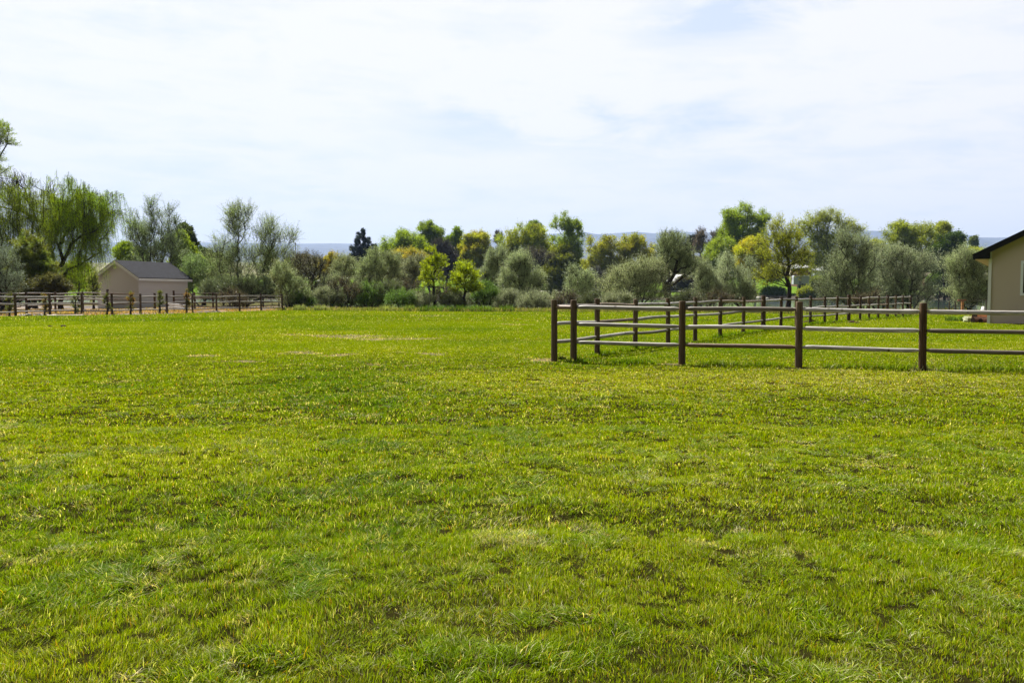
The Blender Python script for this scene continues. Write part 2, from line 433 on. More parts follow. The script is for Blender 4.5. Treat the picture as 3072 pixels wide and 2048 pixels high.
# ------------------------------------------------------------------ blades of grass (one countless mass)
def blades(x, y, z, h, w, lean, laz, face, col, seg, tipc=1.25):
    """numpy blades: seg 3 / 2 / 1 pieces"""
    n = len(x); dx = np.cos(face) * w / 2; dy = np.sin(face) * w / 2
    lx = np.cos(laz) * lean * h; ly = np.sin(laz) * lean * h
    vz = h * np.sqrt(np.clip(1 - (lean * .75) ** 2, .12, 1))
    levels = {3: (0, .4, .75, 1), 2: (0, .55, 1), 1: (0, 1)}[seg]
    Vs = []; C = []
    for k, t in enumerate(levels):
        ox = lx * t ** 1.8; oy = ly * t ** 1.8; oz = vz * (t - .22 * lean * t * t)
        ww = (1 - t) ** .6 if t < 1 else 0
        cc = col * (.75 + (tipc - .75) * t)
        if k < len(levels) - 1:
            Vs += [np.stack([x + ox - dx * ww, y + oy - dy * ww, z + oz], -1), np.stack([x + ox + dx * ww, y + oy + dy * ww, z + oz], -1)]; C += [cc, cc]
        else: Vs += [np.stack([x + ox, y + oy, z + oz], -1)]; C += [cc]
    K = len(Vs); V = np.stack(Vs, 1).reshape(-1, 3); C = np.stack(C, 1).reshape(-1, 3)
    b = (np.arange(n) * K)[:, None]
    Fs = []
    q = [(0, 1, 3, 2), (2, 3, 5, 4)][:len(levels) - 2]
    if q: Fs.append((b[:, :, None] + np.array(q)[None]).reshape(-1, 4))
    t0 = 2 * (len(levels) - 2); Fs.append(b + np.array([[t0, t0 + 1, t0 + 2]]))
    return V, Fs, C

FENCE_LINES = []     # filled from the fence data: segments (x0,y0,x1,y1) where the mower does not reach
def fence_dist(x, y):
    d = np.full(np.shape(x), 9.0)
    for x0, y0, x1, y1 in FENCE_LINES:
        vx, vy = x1 - x0, y1 - y0; t = np.clip(((x - x0) * vx + (y - y0) * vy) / (vx * vx + vy * vy), 0, 1)
        d = np.minimum(d, np.hypot(x - x0 - t * vx, y - y0 - t * vy))
    return d

def sample_band(y0, y1, n, margin=.62, extra=2.0):
    u = rng.random(n); y = np.sqrt(y0 ** 2 + u * (y1 ** 2 - y0 ** 2)); x = (rng.random(n) * 2 - 1) * (margin * y + extra)
    return x, y

def build_grass():
    parts = []
    voff = 0
    AV, AF4, AF3, AC = [], [], [], []
    for (y0, y1, n, seg, wpx) in ((2.2, 5.5, 620000, 3, .55), (5.5, 10, 620000, 2, .72), (10, 17, 500000, 2, .95), (17, 28, 560000, 1, 1.15), (28, 48, 500000, 1, 1.2), (48, 88, 310000, 1, 1.25)):
        x, y = sample_band(y0, y1, n)
        keep = y < lawn_edge(x, y) + (rng.random(n) - .5) * .8
        bf = bare_field(x, y); keep &= rng.random(n) > np.clip(bf * 1.8, 0, .78)
        # the turf has gaps and hollows
        gap = fbm(x, y, .13, 111, 3); d = np.hypot(x, y)
        thin = sstep(.34, .25, gap) * (1 - sstep(8, 22, d)) * sstep(.42, .6, fbm(x, y, 1.1, 113, 2) + .12 * (1 - sstep(4, 8, d)))
        keep &= rng.random(n) > thin * .5 + .35 * sstep(.35, .2, vn(x, y, .07, 127))
        x, y = x[keep], y[keep]; n = len(x); d = np.hypot(x, y)
        dry, lush, straw = lawn_fields(x, y)
        k0 = rng.random(n); lean = 0
        fd = fence_dist(x, y); fr = np.exp(-(fd / .22) ** 2) * sstep(.35, .6, vn(x, y, .8, 115) + .15)
        lush = np.clip(lush + .55 * np.exp(-((y - 60 - .25 * x) / 7) ** 2) * sstep(0, -6, x), 0, 1); tuft = fbm(x, y, .33, 117, 2); coarse = sstep(.60, .68, fbm(x, y, .45, 119, 2)) * (1 - sstep(10, 22, d))
        h = .020 + .026 * tuft + .026 * coarse * rng.random(n) + .01 * lush
        h *= .7 + .6 * rng.random(n)
        h *= (1 - .3 * sstep(12, 30, d)); h += fr * (.07 + .12 * rng.random(n))
        isd = k0 < .022 + .33 * straw
        h = np.maximum(h, .0013 * d * (.7 + .6 * rng.random(n)))
        w = np.maximum(.0026 + .003 * coarse * rng.random(n), wpx * d / 883.0)
        w *= (.6 + .8 * rng.random(n)) * np.where(isd, 1.2, 1)
        comb = fbm(x, y, .28, 121, 2); laz = 2 * math.pi * 3 * fbm(x, y, .34, 123, 2) + rng.normal(0, 1.25, n)
        lean = np.clip(.42 + .4 * sstep(.52, .66, comb) * (1 - sstep(12, 25, d)) + rng.normal(0, .3, n) + .4 * coarse, .02, 1.05)
        face = rng.random(n) * 2 * math.pi
        r = rng.random(n)[:, None]; k = k0; lean = np.where(isd, np.clip(lean + .45, .5, 1.05), lean)
        ylw = np.array([.275, .335, .003]); grn = np.array([.145, .240, .002]); deep = np.array([.055, .145, .007]); tan = np.array([.55, .50, .33]); och = np.array([.36, .24, .02]); pale = np.array([.48, .52, .24])
        q = np.clip(.5 + .9 * (dry - .25) + rng.normal(0, .28, n) * (1 - .5 * sstep(14, 32, d)), 0, 1)[:, None]
        c = grn * (1 - q) + ylw * q
        l = np.clip(lush * .75 + .35 * coarse + rng.normal(0, .15, n), 0, 1)[:, None] * .8
        c = c * (1 - l) + deep * l
        ps = (.022 + .36 * straw) * (1 - .5 * sstep(16, 32, d)) + .95 * np.minimum(1, bf[keep] * 2) * sstep(.35, .6, vn(x, y, .22, 131)) + .08 * dry
        c = np.where((k < ps)[:, None], tan * (.4 + .9 * r), c)
        c = np.where(((k > ps) & (k < ps * 1.5 + .035 + .035 * (d < 9)))[:, None], pale * (.7 + .6 * r), c)  # sun glints put into the colour of scattered pale blades
        c = np.where((k > .975 - .02 * dry + .02 * sstep(14, 30, d))[:, None], och, c)
        va = 1 - .6 * sstep(14, 32, d); c = c * (1 + va * .8 * (rng.random(n) - .5))[:, None] * (1 + .14 * (1 - sstep(6, 16, d)))[:, None]
        fg = fr[:, None] * .55; c = c * (1 - fg) + deep * 1.15 * fg
        # short dark undergrowth down in the gaps
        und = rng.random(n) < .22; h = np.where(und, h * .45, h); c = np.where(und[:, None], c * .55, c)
        z = hz(x, y) + micro(x, y) - .004
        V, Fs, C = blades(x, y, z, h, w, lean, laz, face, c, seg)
        AV.append(V); AC.append(C)
        if len(Fs) == 2: AF4.append(Fs[0] + voff); AF3.append(Fs[1] + voff)
        else: AF3.append(Fs[0] + voff)
        voff += len(V)
    o = mesh_obj('grass', np.concatenate(AV), [np.concatenate(AF4), np.concatenate(AF3)], M_grass, col=np.concatenate(AC))
    tag(o, kind='stuff', label='short bright green lawn grass with dry straw patches')
# ------------------------------------------------------------------ timber
def woodmat(name, c1, c2, stain=True, rough=.75, gloss=.25):
    m, N, L, B, O = newmat(name)
    tc = N.new('ShaderNodeTexCoord'); oi = N.new('ShaderNodeObjectInfo')
    mp = N.new('ShaderNodeMapping'); L.new(tc.outputs['Generated'], mp.inputs[0])
    ad = N.new('ShaderNodeVectorMath'); ad.operation = 'ADD'; L.new(tc.outputs['Object'], ad.inputs[0])
    cb = N.new('ShaderNodeCombineXYZ'); L.new(nmath(N, L, 'MULTIPLY', oi.outputs['Random'], 50), cb.inputs[0]); L.new(cb.outputs[0], ad.inputs[1])
    n = N.new('ShaderNodeTexNoise'); n.inputs['Scale'].default_value = 1.3; n.inputs['Detail'].default_value = 5; L.new(ad.outputs[0], n.inputs['Vector'])
    g = N.new('ShaderNodeTexNoise'); g.inputs['Scale'].default_value = 1; g.inputs['Detail'].default_value = 6
    gm = N.new('ShaderNodeMapping'); gm.inputs['Scale'].default_value = (60, 60, 2.2) if 'post' in name else (3, 60, 60)
    L.new(ad.outputs[0], gm.inputs[0]); L.new(gm.outputs[0], g.inputs['Vector'])
    r = N.new('ShaderNodeMapRange'); r.inputs[1].default_value = .38; r.inputs[2].default_value = .62
    L.new(nmath(N, L, 'ADD', nmath(N, L, 'MULTIPLY', n.outputs[0], .45), nmath(N, L, 'MULTIPLY', oi.outputs['Random'], .55)), r.inputs[0])
    c = nmix(N, L, r.outputs[0], c1, c2)
    gr = N.new('ShaderNodeMapRange'); L.new(g.outputs[0], gr.inputs[0]); gr.inputs[1].default_value = .35; gr.inputs[2].default_value = .65; gr.inputs[3].default_value = .45; gr.inputs[4].default_value = 1.3
    v = N.new('ShaderNodeVectorMath'); v.operation = 'SCALE'; L.new(c, v.inputs[0]); L.new(gr.outputs[0], v.inputs['Scale'])
    # knots
    vo = N.new('ShaderNodeTexVoronoi'); vo.inputs['Scale'].default_value = 3.2; L.new(ad.outputs[0], vo.inputs['Vector'])
    kn = N.new('ShaderNodeMapRange'); L.new(vo.outputs['Distance'], kn.inputs[0]); kn.inputs[1].default_value = .05; kn.inputs[2].default_value = .13
    L.new(nmix(N, L, kn.outputs[0], (.05, .025, .012), v.outputs[0]), B.inputs['Base Color'])
    B.inputs['Roughness'].default_value = rough; B.inputs['Specular IOR Level'].default_value = gloss
    b = N.new('ShaderNodeBump'); b.inputs['Strength'].default_value = .5; b.inputs['Distance'].default_value = .008
    L.new(g.outputs[0], b.inputs['Height']); L.new(b.outputs[0], B.inputs['Normal'])
    return m
M_post = woodmat('post_wood', (.10, .058, .026), (.145, .10, .058))
M_postdark = woodmat('dark_post_wood', (.075, .045, .028), (.12, .08, .05))
M_rail = woodmat('rail_wood', (.16, .13, .10), (.31, .285, .25), gloss=.5, rough=.5)
M_railw = woodmat('weathered_rail_wood', (.36, .33, .29), (.47, .44, .41), gloss=.5, rough=.5)
M_railb = woodmat('brown_rail_wood', (.20, .125, .07), (.25, .175, .105), gloss=.5, rough=.5)

def post(parent, p, top, rad, mat, seed, lean=0.012):
    rr = random.Random(seed); m = MB()
    lx, ly = rr.uniform(-lean, lean), rr.uniform(-lean, lean)
    z0 = hzp(p[0], p[1]) - .12 - p[2]
    zs = [z0, 0, top * .33, top * .66, top - .012, top]
    pts = [(p[0] - parent.location.x + lx * z, p[1] - parent.location.y + ly * z, p[2] - parent.location.z + z) for z in zs]
    m.tube(pts, [rad * 1.03, rad * 1.02, rad, rad * .985, rad * .97, rad * .90], n=20, rough=.03, seed=seed)
    o = m.build('post', mat, parent, smooth=True)
    # crisp top edge
    for pl in o.data.polygons:
        if len(pl.vertices) > 4: pl.use_smooth = False
    return o

def rail(parent, a, b, rad, mat, seed, sag=.012, off=0.0):
    """round rail with tapered ends let into the posts; its local X axis runs along the rail"""
    rr = random.Random(seed); a = Vector(a); b = Vector(b); L = (b - a).length; m = MB()
    ts = [0, .018, .05, .1, .2, .3, .4, .5, .6, .7, .8, .9, .95, .982, 1]
    ph = rr.uniform(0, 6.28); am = rr.uniform(.3, 1) * sag
    pts = [(t * L, math.sin(t * 5 + ph) * am * .7 * min(1, t * (1 - t) * 12), math.sin(t * 3.1 + ph * 2) * am * min(1, t * (1 - t) * 12)) for t in ts]
    r0, r1 = rad * rr.uniform(.92, 1.08), rad * rr.uniform(.92, 1.08)
    rads = [(r0 * (1 - t) + r1 * t) * (.55 if i in (0, len(ts) - 1) else .66 if i in (1, len(ts) - 2) else .97 if i in (2, len(ts) - 3) else 1 + rr.uniform(-.04, .04)) for i, t in enumerate(ts)]
    m.tube(pts, rads, n=14, rough=.05, seed=seed)
    o = m.build('rail', mat, parent, smooth=True)
    d = (b - a).normalized()
    o.location = a - parent.location; o.rotation_euler = d.to_track_quat('X', 'Z').to_euler()
    return o

def right_fence():
    # front run: (px, depth value v) -> ground point, post height, rail heights
    v = {'A': 199.7, 'B': 203, 'C': 210, 'D': 219, 'E': 228, 'F': 237, 'H': 246}
    front = []
    for k, px, top, rz in (('B', 1721, 1.375, (1.21, .835, .43)), ('C', 2047, 1.355, (1.19, .81, .42)), ('D', 2398, 1.352, (1.185, .80, .41)), ('E', 2770.5, 1.33, (1.16, .785, .395)),
                           ('F', None, 1.34, (1.14, .76, .37)), ('H', None, 1.34, (1.14, .76, .37))):
        Y = CAMH * F / v[k]
        X = (px - 1536) * Y / F if px else front[-1][0] + 2.28
        front.append((X, Y, top, rz))
    side = []
    YA = CAMH * F / v['A']
    xs = [1663, 1792, 1906, 2005, 2086, 2161, 2230, 2290, 2343, 2389, 2431, 2474, 2510, 2546, 2580, 2607, 2634, 2662, 2686, 2708, 2731]
    for i, px in enumerate(xs):
        if i == 0: Y = YA
        else:
            k = (px - 1536) / F
            Y = -10.5 / (k - .577) if px <= 2431 else -16.8 / (k - .7205)
        t = i / 20
        side.append(((px - 1536) * Y / F, Y, 1.375 + .05 * math.sin(i * 2.1) * .4 + .06 * t, (1.21 + .10 * t + .02 * math.sin(i * 1.7), .82 + .05 * t + .015 * math.sin(i * 2.3 + 1), .43 + .02 * math.sin(i))))
    root = empty('timber_fence', (front[0][0], front[0][1], 0), 'three rail round timber fence turning a corner, nearest fence on the right', 'fence')
    for i, (X, Y, top, rz) in enumerate(front): post(root, (X, Y, 0), top, .073, M_post, 10 + i)
    for i, (X, Y, top, rz) in enumerate(side):
        big = i in (7, 13, 17)
        post(root, (X, Y, 0), top + (.04 if big else 0), .096 if big else (.072 if i == 0 else .068), M_post if i in (0, 2, 3) or i % 3 == 0 else M_postdark, 40 + i)
    for s in range(len(front) - 1):
        for k in range(3):
            a = front[s]; b = front[s + 1]; dx, dy = b[0] - a[0], b[1] - a[1]; L = math.hypot(dx, dy); ux, uy = dx / L * .05, dy / L * .05
            mat = M_railw if (s, k) in ((0, 0), (2, 0), (3, 0), (1, 1), (2, 1), (0, 2), (2, 2)) else M_railb if (s, k) in ((1, 2),) else M_rail
            rail(root, (a[0] + ux, a[1] + uy, a[3][k]), (b[0] - ux, b[1] - uy, b[3][k]), .046 if k == 0 else .043, mat, 100 + s * 3 + k)
    for s in range(len(side) - 1):
        for k in range(3):
            a = side[s]; b = side[s + 1]; dx, dy = b[0] - a[0], b[1] - a[1]; L = math.hypot(dx, dy); ux, uy = dx / L * .05, dy / L * .05
            mat = M_railb if (s, k) in ((1, 0), (5, 0), (6, 0), (1, 1), (8, 2), (10, 0), (13, 0), (16, 1)) else M_railw if (s * 3 + k * 5) % 4 else M_rail
            rail(root, (a[0] + ux, a[1] + uy, a[3][k]), (b[0] - ux, b[1] - uy, b[3][k]), .044, mat, 200 + s * 3 + k, sag=.02)
    # short rails closing the corner between the two first posts
    a, b = side[0], front[0]
    rail(root, (a[0] + .04, a[1], a[3][0]), (b[0] - .04, b[1], b[3][0]), .044, M_railb, 400, 0)
    for i in range(len(front) - 1): FENCE_LINES.append((front[i][0], front[i][1], front[i + 1][0], front[i + 1][1]))
    for i in range(1, len(side) - 1): FENCE_LINES.append((side[i][0], side[i][1], side[i + 1][0], side[i + 1][1]))
right_fence()

def left_fences():
    def pt(px, v): Y = CAMH * F / v; return ((px - 1536) * Y / F, Y)
    # front run: even bays along a straight line on the ground, beyond the frame to the left
    A = pt(47, 67); B = pt(847, 49.6)
    front = []
    pxs = [47, 150.6, 246.6, 336.8, 422, 501, 578, 650, 719, 784, 847]
    for px in pxs:
        k = (px - 1536) / F
        dx, dy = B[0] - A[0], B[1] - A[1]; t = (k * A[1] - A[0]) / (dx - k * dy)
        front.append((A[0] + dx * t, A[1] + dy * t))
    d = (front[0][0] - front[1][0], front[0][1] - front[1][1])
    front = [(front[0][0] + d[0] * k, front[0][1] + d[1] * k) for k in (2, 1)] + front
    root = empty('timber_fence', (front[2][0], front[2][1], 0), 'long dark post and white topped rail fence at the left edge of the lawn', 'fence', 'paddock fences by the shed')
    for i, (x, y) in enumerate(front): post(root, (x, y, hzp(x, y)), 1.56 + .02 * math.sin(i * 2), .088 if i < 8 else .08, M_postdark, 500 + i)
    H = (1.33, .86, .32)
    for s in range(len(front) - 1):
        for k in range(3):
            a, b = front[s], front[s + 1]
            rail(root, (a[0], a[1], hzp(*a) + H[k] + .03 * math.sin(s * 1.9 + k)), (b[0], b[1], hzp(*b) + H[k] + .03 * math.sin(s * 1.9 + 1.9 + k)), .05, M_rail, 600 + s * 3 + k, sag=.025)
    # rear run
    def P2(px, Y): return ((px - 1536) * Y / F, Y)
    back = [P2(-15, 66), P2(80, 67.5), P2(167, 69.5), P2(250, 71.5), P2(324, 73), P2(397, 76.5), P2(465, 80), P2(523, 83), P2(585, 86), P2(640, 88), P2(690, 90), P2(740, 92), P2(790, 94), P2(838, 95.5)]
    root = empty('timber_fence', (back[1][0], back[1][1], 0), 'rear dark timber fence running behind the first one, in front of the shed', 'fence', 'paddock fences by the shed')
    for i, (x, y) in enumerate(back): post(root, (x, y, hzp(x, y)), 1.66 + (.24 if i in (4, 7) else 0), .10 if i in (4, 6, 7) else .085, M_postdark, 700 + i)
    H = (1.55, 1.08, .66, .25)
    for s in range(len(back) - 1):
        if s in (5, 6): continue
        for k in range(3 if s < 5 else 4):
            a, b = back[s], back[s + 1]
            rail(root, (a[0], a[1], hzp(*a) + H[k] + .04 * math.sin(s * 2.3 + k)), (b[0], b[1], hzp(*b) + H[k] + .04 * math.sin(s * 2.3 + 2.3 + k)), .05, M_rail if s < 4 else M_postdark, 800 + s * 4 + k, sag=.03)
    # end run closing the right end
    a, b = front[-1], back[-1]
    for k in range(3):
        rail(root, (a[0], a[1] + .1, hzp(*a) + (1.33, .86, .32)[k]), (b[0], b[1], hzp(*b) + (1.55, 1.08, .66)[k]), .05, M_postdark, 900 + k)
    return front
LEFT_FRONT = left_fences()

# ------------------------------------------------------------------ buildings
M_stucco = simple('tan_stucco', (.52, .425, .35), .9, .06, 30, .25, .1)
M_shedw = simple('grey_stucco', (.57, .53, .53), .9, .05, 20, .2, .1)
M_trim = simple('pale_trim', (.72, .71, .72), .6, .05, 5, .05)
M_fascia = simple('black_fascia', (.014, .013, .014), .6, .2, 5, .05, .1)
M_soffit = simple('tan_soffit', (.50, .38, .25), .8, .1, 5, .05)
M_winframe = simple('white_window_frame', (.72, .74, .76), .45, .04, 5, .02)
def glassmat():
    m, N, L, B, O = newmat('dark_window_glass'); B.inputs['Base Color'].default_value = (.012, .02, .016, 1); B.inputs['Roughness'].default_value = .04; B.inputs['Specular IOR Level'].default_value = .7
    return m
M_glass = glassmat()
def shingle(name, c):
    m, N, L, B, O = newmat(name)
    tc = N.new('ShaderNodeTexCoord'); sp = N.new('ShaderNodeSeparateXYZ'); L.new(tc.outputs['Object'], sp.inputs[0])
    cb = N.new('ShaderNodeCombineXYZ'); L.new(sp.outputs[1], cb.inputs[0]); L.new(nmath(N, L, 'MULTIPLY', sp.outputs[2], 1.9), cb.inputs[1])
    br = N.new('ShaderNodeTexBrick'); L.new(cb.outputs[0], br.inputs['Vector']); br.inputs['Scale'].default_value = 1
    br.inputs['Brick Width'].default_value = .33; br.inputs['Row Height'].default_value = .30; br.inputs['Mortar Size'].default_value = .022
    br.inputs['Color1'].default_value = (*c, 1); br.inputs['Color2'].default_value = (*[q * 1.35 for q in c], 1); br.inputs['Mortar'].default_value = (*[q * .45 for q in c], 1)
    L.new(br.outputs['Color'], B.inputs['Base Color']); B.inputs['Specular IOR Level'].default_value = .08; B.inputs['Roughness'].default_value = .85
    bm = N.new('ShaderNodeBump'); bm.inputs['Distance'].default_value = .02; bm.inputs['Strength'].default_value = .6; L.new(nmath(N, L, 'SUBTRACT', 1.0, br.outputs['Fac']), bm.inputs['Height']); L.new(bm.outputs[0], B.inputs['Normal'])
    return m
M_shingle = shingle('charcoal_shingles', (.023, .024, .031))

def gable_house(name, origin, ang, w, d, hw, pitch, label, cat, wallm, roofm, trimm, edgem, eave=.45, rake=.3, fascia=.22, corner=None, group=None, boxed=False):
    """local frame: x across the gable (0..w), y into the depth (0..d); origin = front left corner"""
    root = empty(name, origin, label, cat, group, ang)
    k = math.tan(pitch); hr = hw + k * w / 2
    m = MB()
    m.add([(0, 0, -.6), (w, 0, -.6), (w, 0, hw), (w / 2, 0, hr), (0, 0, hw), (0, d, -.6), (w, d, -.6), (w, d, hw), (w / 2, d, hr), (0, d, hw)],
          [(0, 1, 2, 3, 4), (9, 8, 7, 6, 5), (0, 4, 9, 5), (1, 6, 7, 2)])
    m.build('wall', wallm, root)
    th = .13
    r = MB()
    for s in (0, 1):
        def pp(u, y, dz):
            x = u if s == 0 else w - u
            return (x, y, hw + k * u + dz)
        y0, y1 = -rake, d + rake; vs = []
        for u in (-eave, w / 2):
            for y in (y0, y1):
                for dz in (.01, .01 + th): vs.append(pp(u, y, dz))
        f = [(0, 2, 3, 1), (4, 5, 7, 6), (0, 1, 5, 4), (2, 6, 7, 3), (1, 3, 7, 5), (0, 4, 6, 2)]
        r.add(vs, f if s == 0 else [q[::-1] for q in f])
    ro = r.build('roof', roofm, root)
    # rake boards (front, rear) and eave boards
    for yy, sg in ((-rake, -1), (d + rake, 1)):
        for s in (0, 1):
            f = MB(); y0 = yy + sg * .003; y1 = yy + sg * .035; vs = []
            for y in (y0, y1):
                for u, dz in ((-eave, .02 - fascia), (w / 2, .02 - fascia), (w / 2, th - .02), (-eave, th - .02)):
                    vs.append((u if s == 0 else w - u, y, hw + k * u + dz))
            f.add(vs, [(0, 1, 2, 3), (7, 6, 5, 4), (0, 4, 5, 1), (2, 6, 7, 3), (0, 3, 7, 4)])
            f.build('rake_board', trimm, root)
            e = MB(); y0 = yy + sg * .003; y1 = yy + sg * .06; vs = []
            for y in (y0, y1):
                for u, dz in ((-eave - .03, th - .015), (w / 2, th - .015), (w / 2, th + .035), (-eave - .03, th + .035)):
                    vs.append((u if s == 0 else w - u, y, hw + k * u + dz))
            e.add(vs, [(0, 1, 2, 3), (7, 6, 5, 4), (0, 4, 5, 1), (2, 6, 7, 3), (0, 3, 7, 4)])
            e.build('roof_edge', edgem, root)
    for s in (0, 1):
        x = -eave - .02 if s == 0 else w + eave + .02; zc = hw - k * eave
        e = MB(); e.box((x, d / 2, zc + .01 - fascia / 2 + .06), (.04, d + 2 * rake + .01, fascia)); e.build('eave_board', trimm, root)
        g = MB(); g.box((x + (-.012 if s == 0 else .012), d / 2, zc + th - .01), (.07, d + 2 * rake + .13, .06)); g.build('roof_edge', edgem, root)
        if boxed:
            b = MB(); xa = x + (.022 if s == 0 else -.022); xb = -.003 if s == 0 else w + .003
            zb = zc - fascia + .07
            vs = [(xa, -rake + .002, zb), (xb, -rake + .002, zb), (xb, -rake + .002, hw - .02), (xa, -rake + .002, zc + .0)]
            vs2 = [(p[0], -.003, p[2]) for p in vs]
            b.add(vs + vs2, [(0, 1, 2, 3), (0, 3, 7, 4), (1, 5, 6, 2), (7, 6, 5, 4)]); b.build('eave_return', edgem, root)
            sfm = MB(); sfm.add([(xa, -rake + .002, zb - .004), (xa, d + rake, zb - .004), (xb, d + rake, zb - .004), (xb, -rake + .002, zb - .004)], [(0, 1, 2, 3)]); sfm.build('soffit', M_soffit, root)
    if corner:
        for x, y in ((0, 0), (w, 0), (0, d), (w, d)):
            c = MB(); c.box((x, y, hw / 2 - .16), (.14, .14, hw + .28)); c.build('corner_board', corner, root)
    return root, hr

def window(root, cx, y, cz, w, h, fr=.1, bars=(1, 0), name='window'):
    """window on the local front wall (facing -y)"""
    f = MB()
    for sx in (-1, 1): f.box((cx + sx * (w / 2 + fr / 2), y - .025, cz), (fr, .07, h + 2 * fr))
    for sz in (-1, 1): f.box((cx, y - .025, cz + sz * (h / 2 + fr / 2)), (w, .07, fr))
    for i in range(bars[0]): f.box((cx - w / 2 + w * (i + 1) / (bars[0] + 1), y - .02, cz), (.05, .05, h))
    o = f.build(name, M_winframe, root)
    p = MB(); p.box((cx, y - .006, cz), (w - .002, .02, h - .002)); p.build('pane', M_glass, o)
    return o

def build_shed():
    Y0 = 97; C = ((418 - 1536) * Y0 / F, Y0); YL = 98.6; Lc = ((294 - 1536) * YL / F, YL)
    ang = math.atan2(C[1] - Lc[1], C[0] - Lc[0]); w = math.hypot(C[0] - Lc[0], C[1] - Lc[1])
    z = 0.05
    gable_house('shed', (Lc[0], Lc[1], z), ang, w, 8.4, 3.35, R(32), 'small grey stucco shed with charcoal shingle gable roof behind the left fence', 'shed', M_shedw, M_shingle, M_trim, M_fascia, eave=.35, rake=.38, fascia=.26)
build_shed()
def build_house():
    # gable end facing the camera; left corner near the frame's right edge
    Y0 = 44.9; X0 = (2966 - 1536) * Y0 / F
    root, hr = gable_house('house', (X0, Y0, 0), R(-31), 12.0, 14, 3.75, math.atan(.52), 'tan stucco house with black gable eave at the right edge', 'house', M_stucco, M_shingle, M_fascia, M_fascia, eave=.72, rake=.5, fascia=.17, corner=M_trim, boxed=True)
    window(root, 2.27, 0, 2.30, 1.6, 1.49, .12, (1, 0))
    window(root, 8.6, 0, 2.30, 1.6, 1.49, .12, (1, 0))
build_house()
# ------------------------------------------------------------------ trees and shrubs
def unit(v): return v / np.maximum(np.linalg.norm(v, axis=-1, keepdims=True), 1e-6)

def frustums(A, B, ra, rb, n=5):
    """tapered tubes between points A and B (m,3), one closed-side prism each"""
    m = len(A); d = unit(B - A); up = np.where(np.abs(d[:, 2:3]) > .9, np.array([[1., 0, 0]]), np.array([[0, 0, 1.]]))
    u = unit(np.cross(d, up)); w = np.cross(d, u); V = np.zeros((m, 2 * n, 3))
    for k in range(n):
        a = 2 * math.pi * k / n; o = u * math.cos(a) + w * math.sin(a)
        V[:, k] = A + o * ra[:, None]; V[:, n + k] = B + o * rb[:, None]
    b = (np.arange(m) * 2 * n)[:, None]
    Fs = np.concatenate([b + np.array([[k, (k + 1) % n, n + (k + 1) % n, n + k]]) for k in range(n)])
    return V.reshape(-1, 3), Fs

def sample_lobes(lobes, n, r, shell=.35):
    """points inside a set of ellipsoids (cx,cy,cz,rx,ry,rz), pushed towards the shell"""
    vol = np.array([l[3] * l[4] * l[5] for l in lobes]) ** .8; k = r.choice(len(lobes), n, p=vol / vol.sum())
    L = np.array(lobes)[k]; d = unit(r.normal(size=(n, 3))); q = (shell + (1 - shell) * r.random(n)) ** .6
    return L[:, :3] + d * L[:, 3:6] * q[:, None], d, k

STY = {
 #        stems  step  up   out  rnd  twiglen twigs leaves/tw leafw  droop  upcurve
 'willow': dict(stems=3, up=.1, out=.5, rnd=.5, tl=1.0, nt=9, nl=26, lw=.26, droop=1.0, tr=.35),
 'olive':  dict(stems=4, up=.75, out=.45, rnd=.55, tl=.80, nt=10, nl=13, lw=.34, droop=0, tr=.25),
 'broad':  dict(stems=1, up=.6, out=.5, rnd=.7, tl=.5, nt=10, nl=13, lw=.62, droop=0, tr=.25),
 'poplar': dict(stems=1, up=1.1, out=.25, rnd=.45, tl=.5, nt=10, nl=14, lw=.62, droop=0, tr=.25),
 'light':  dict(stems=1, up=.8, out=.5, rnd=.55, tl=.8, nt=8, nl=12, lw=.6, droop=0, tr=.3),
 'bare':   dict(stems=3, up=.9, out=.4, rnd=.45, tl=.8, nt=9, nl=4, lw=.35, droop=0, tr=.6),
 'conifer': dict(stems=1, up=.15, out=.9, rnd=.35, tl=.38, nt=12, nl=20, lw=.20, droop=0, tr=.2),
}
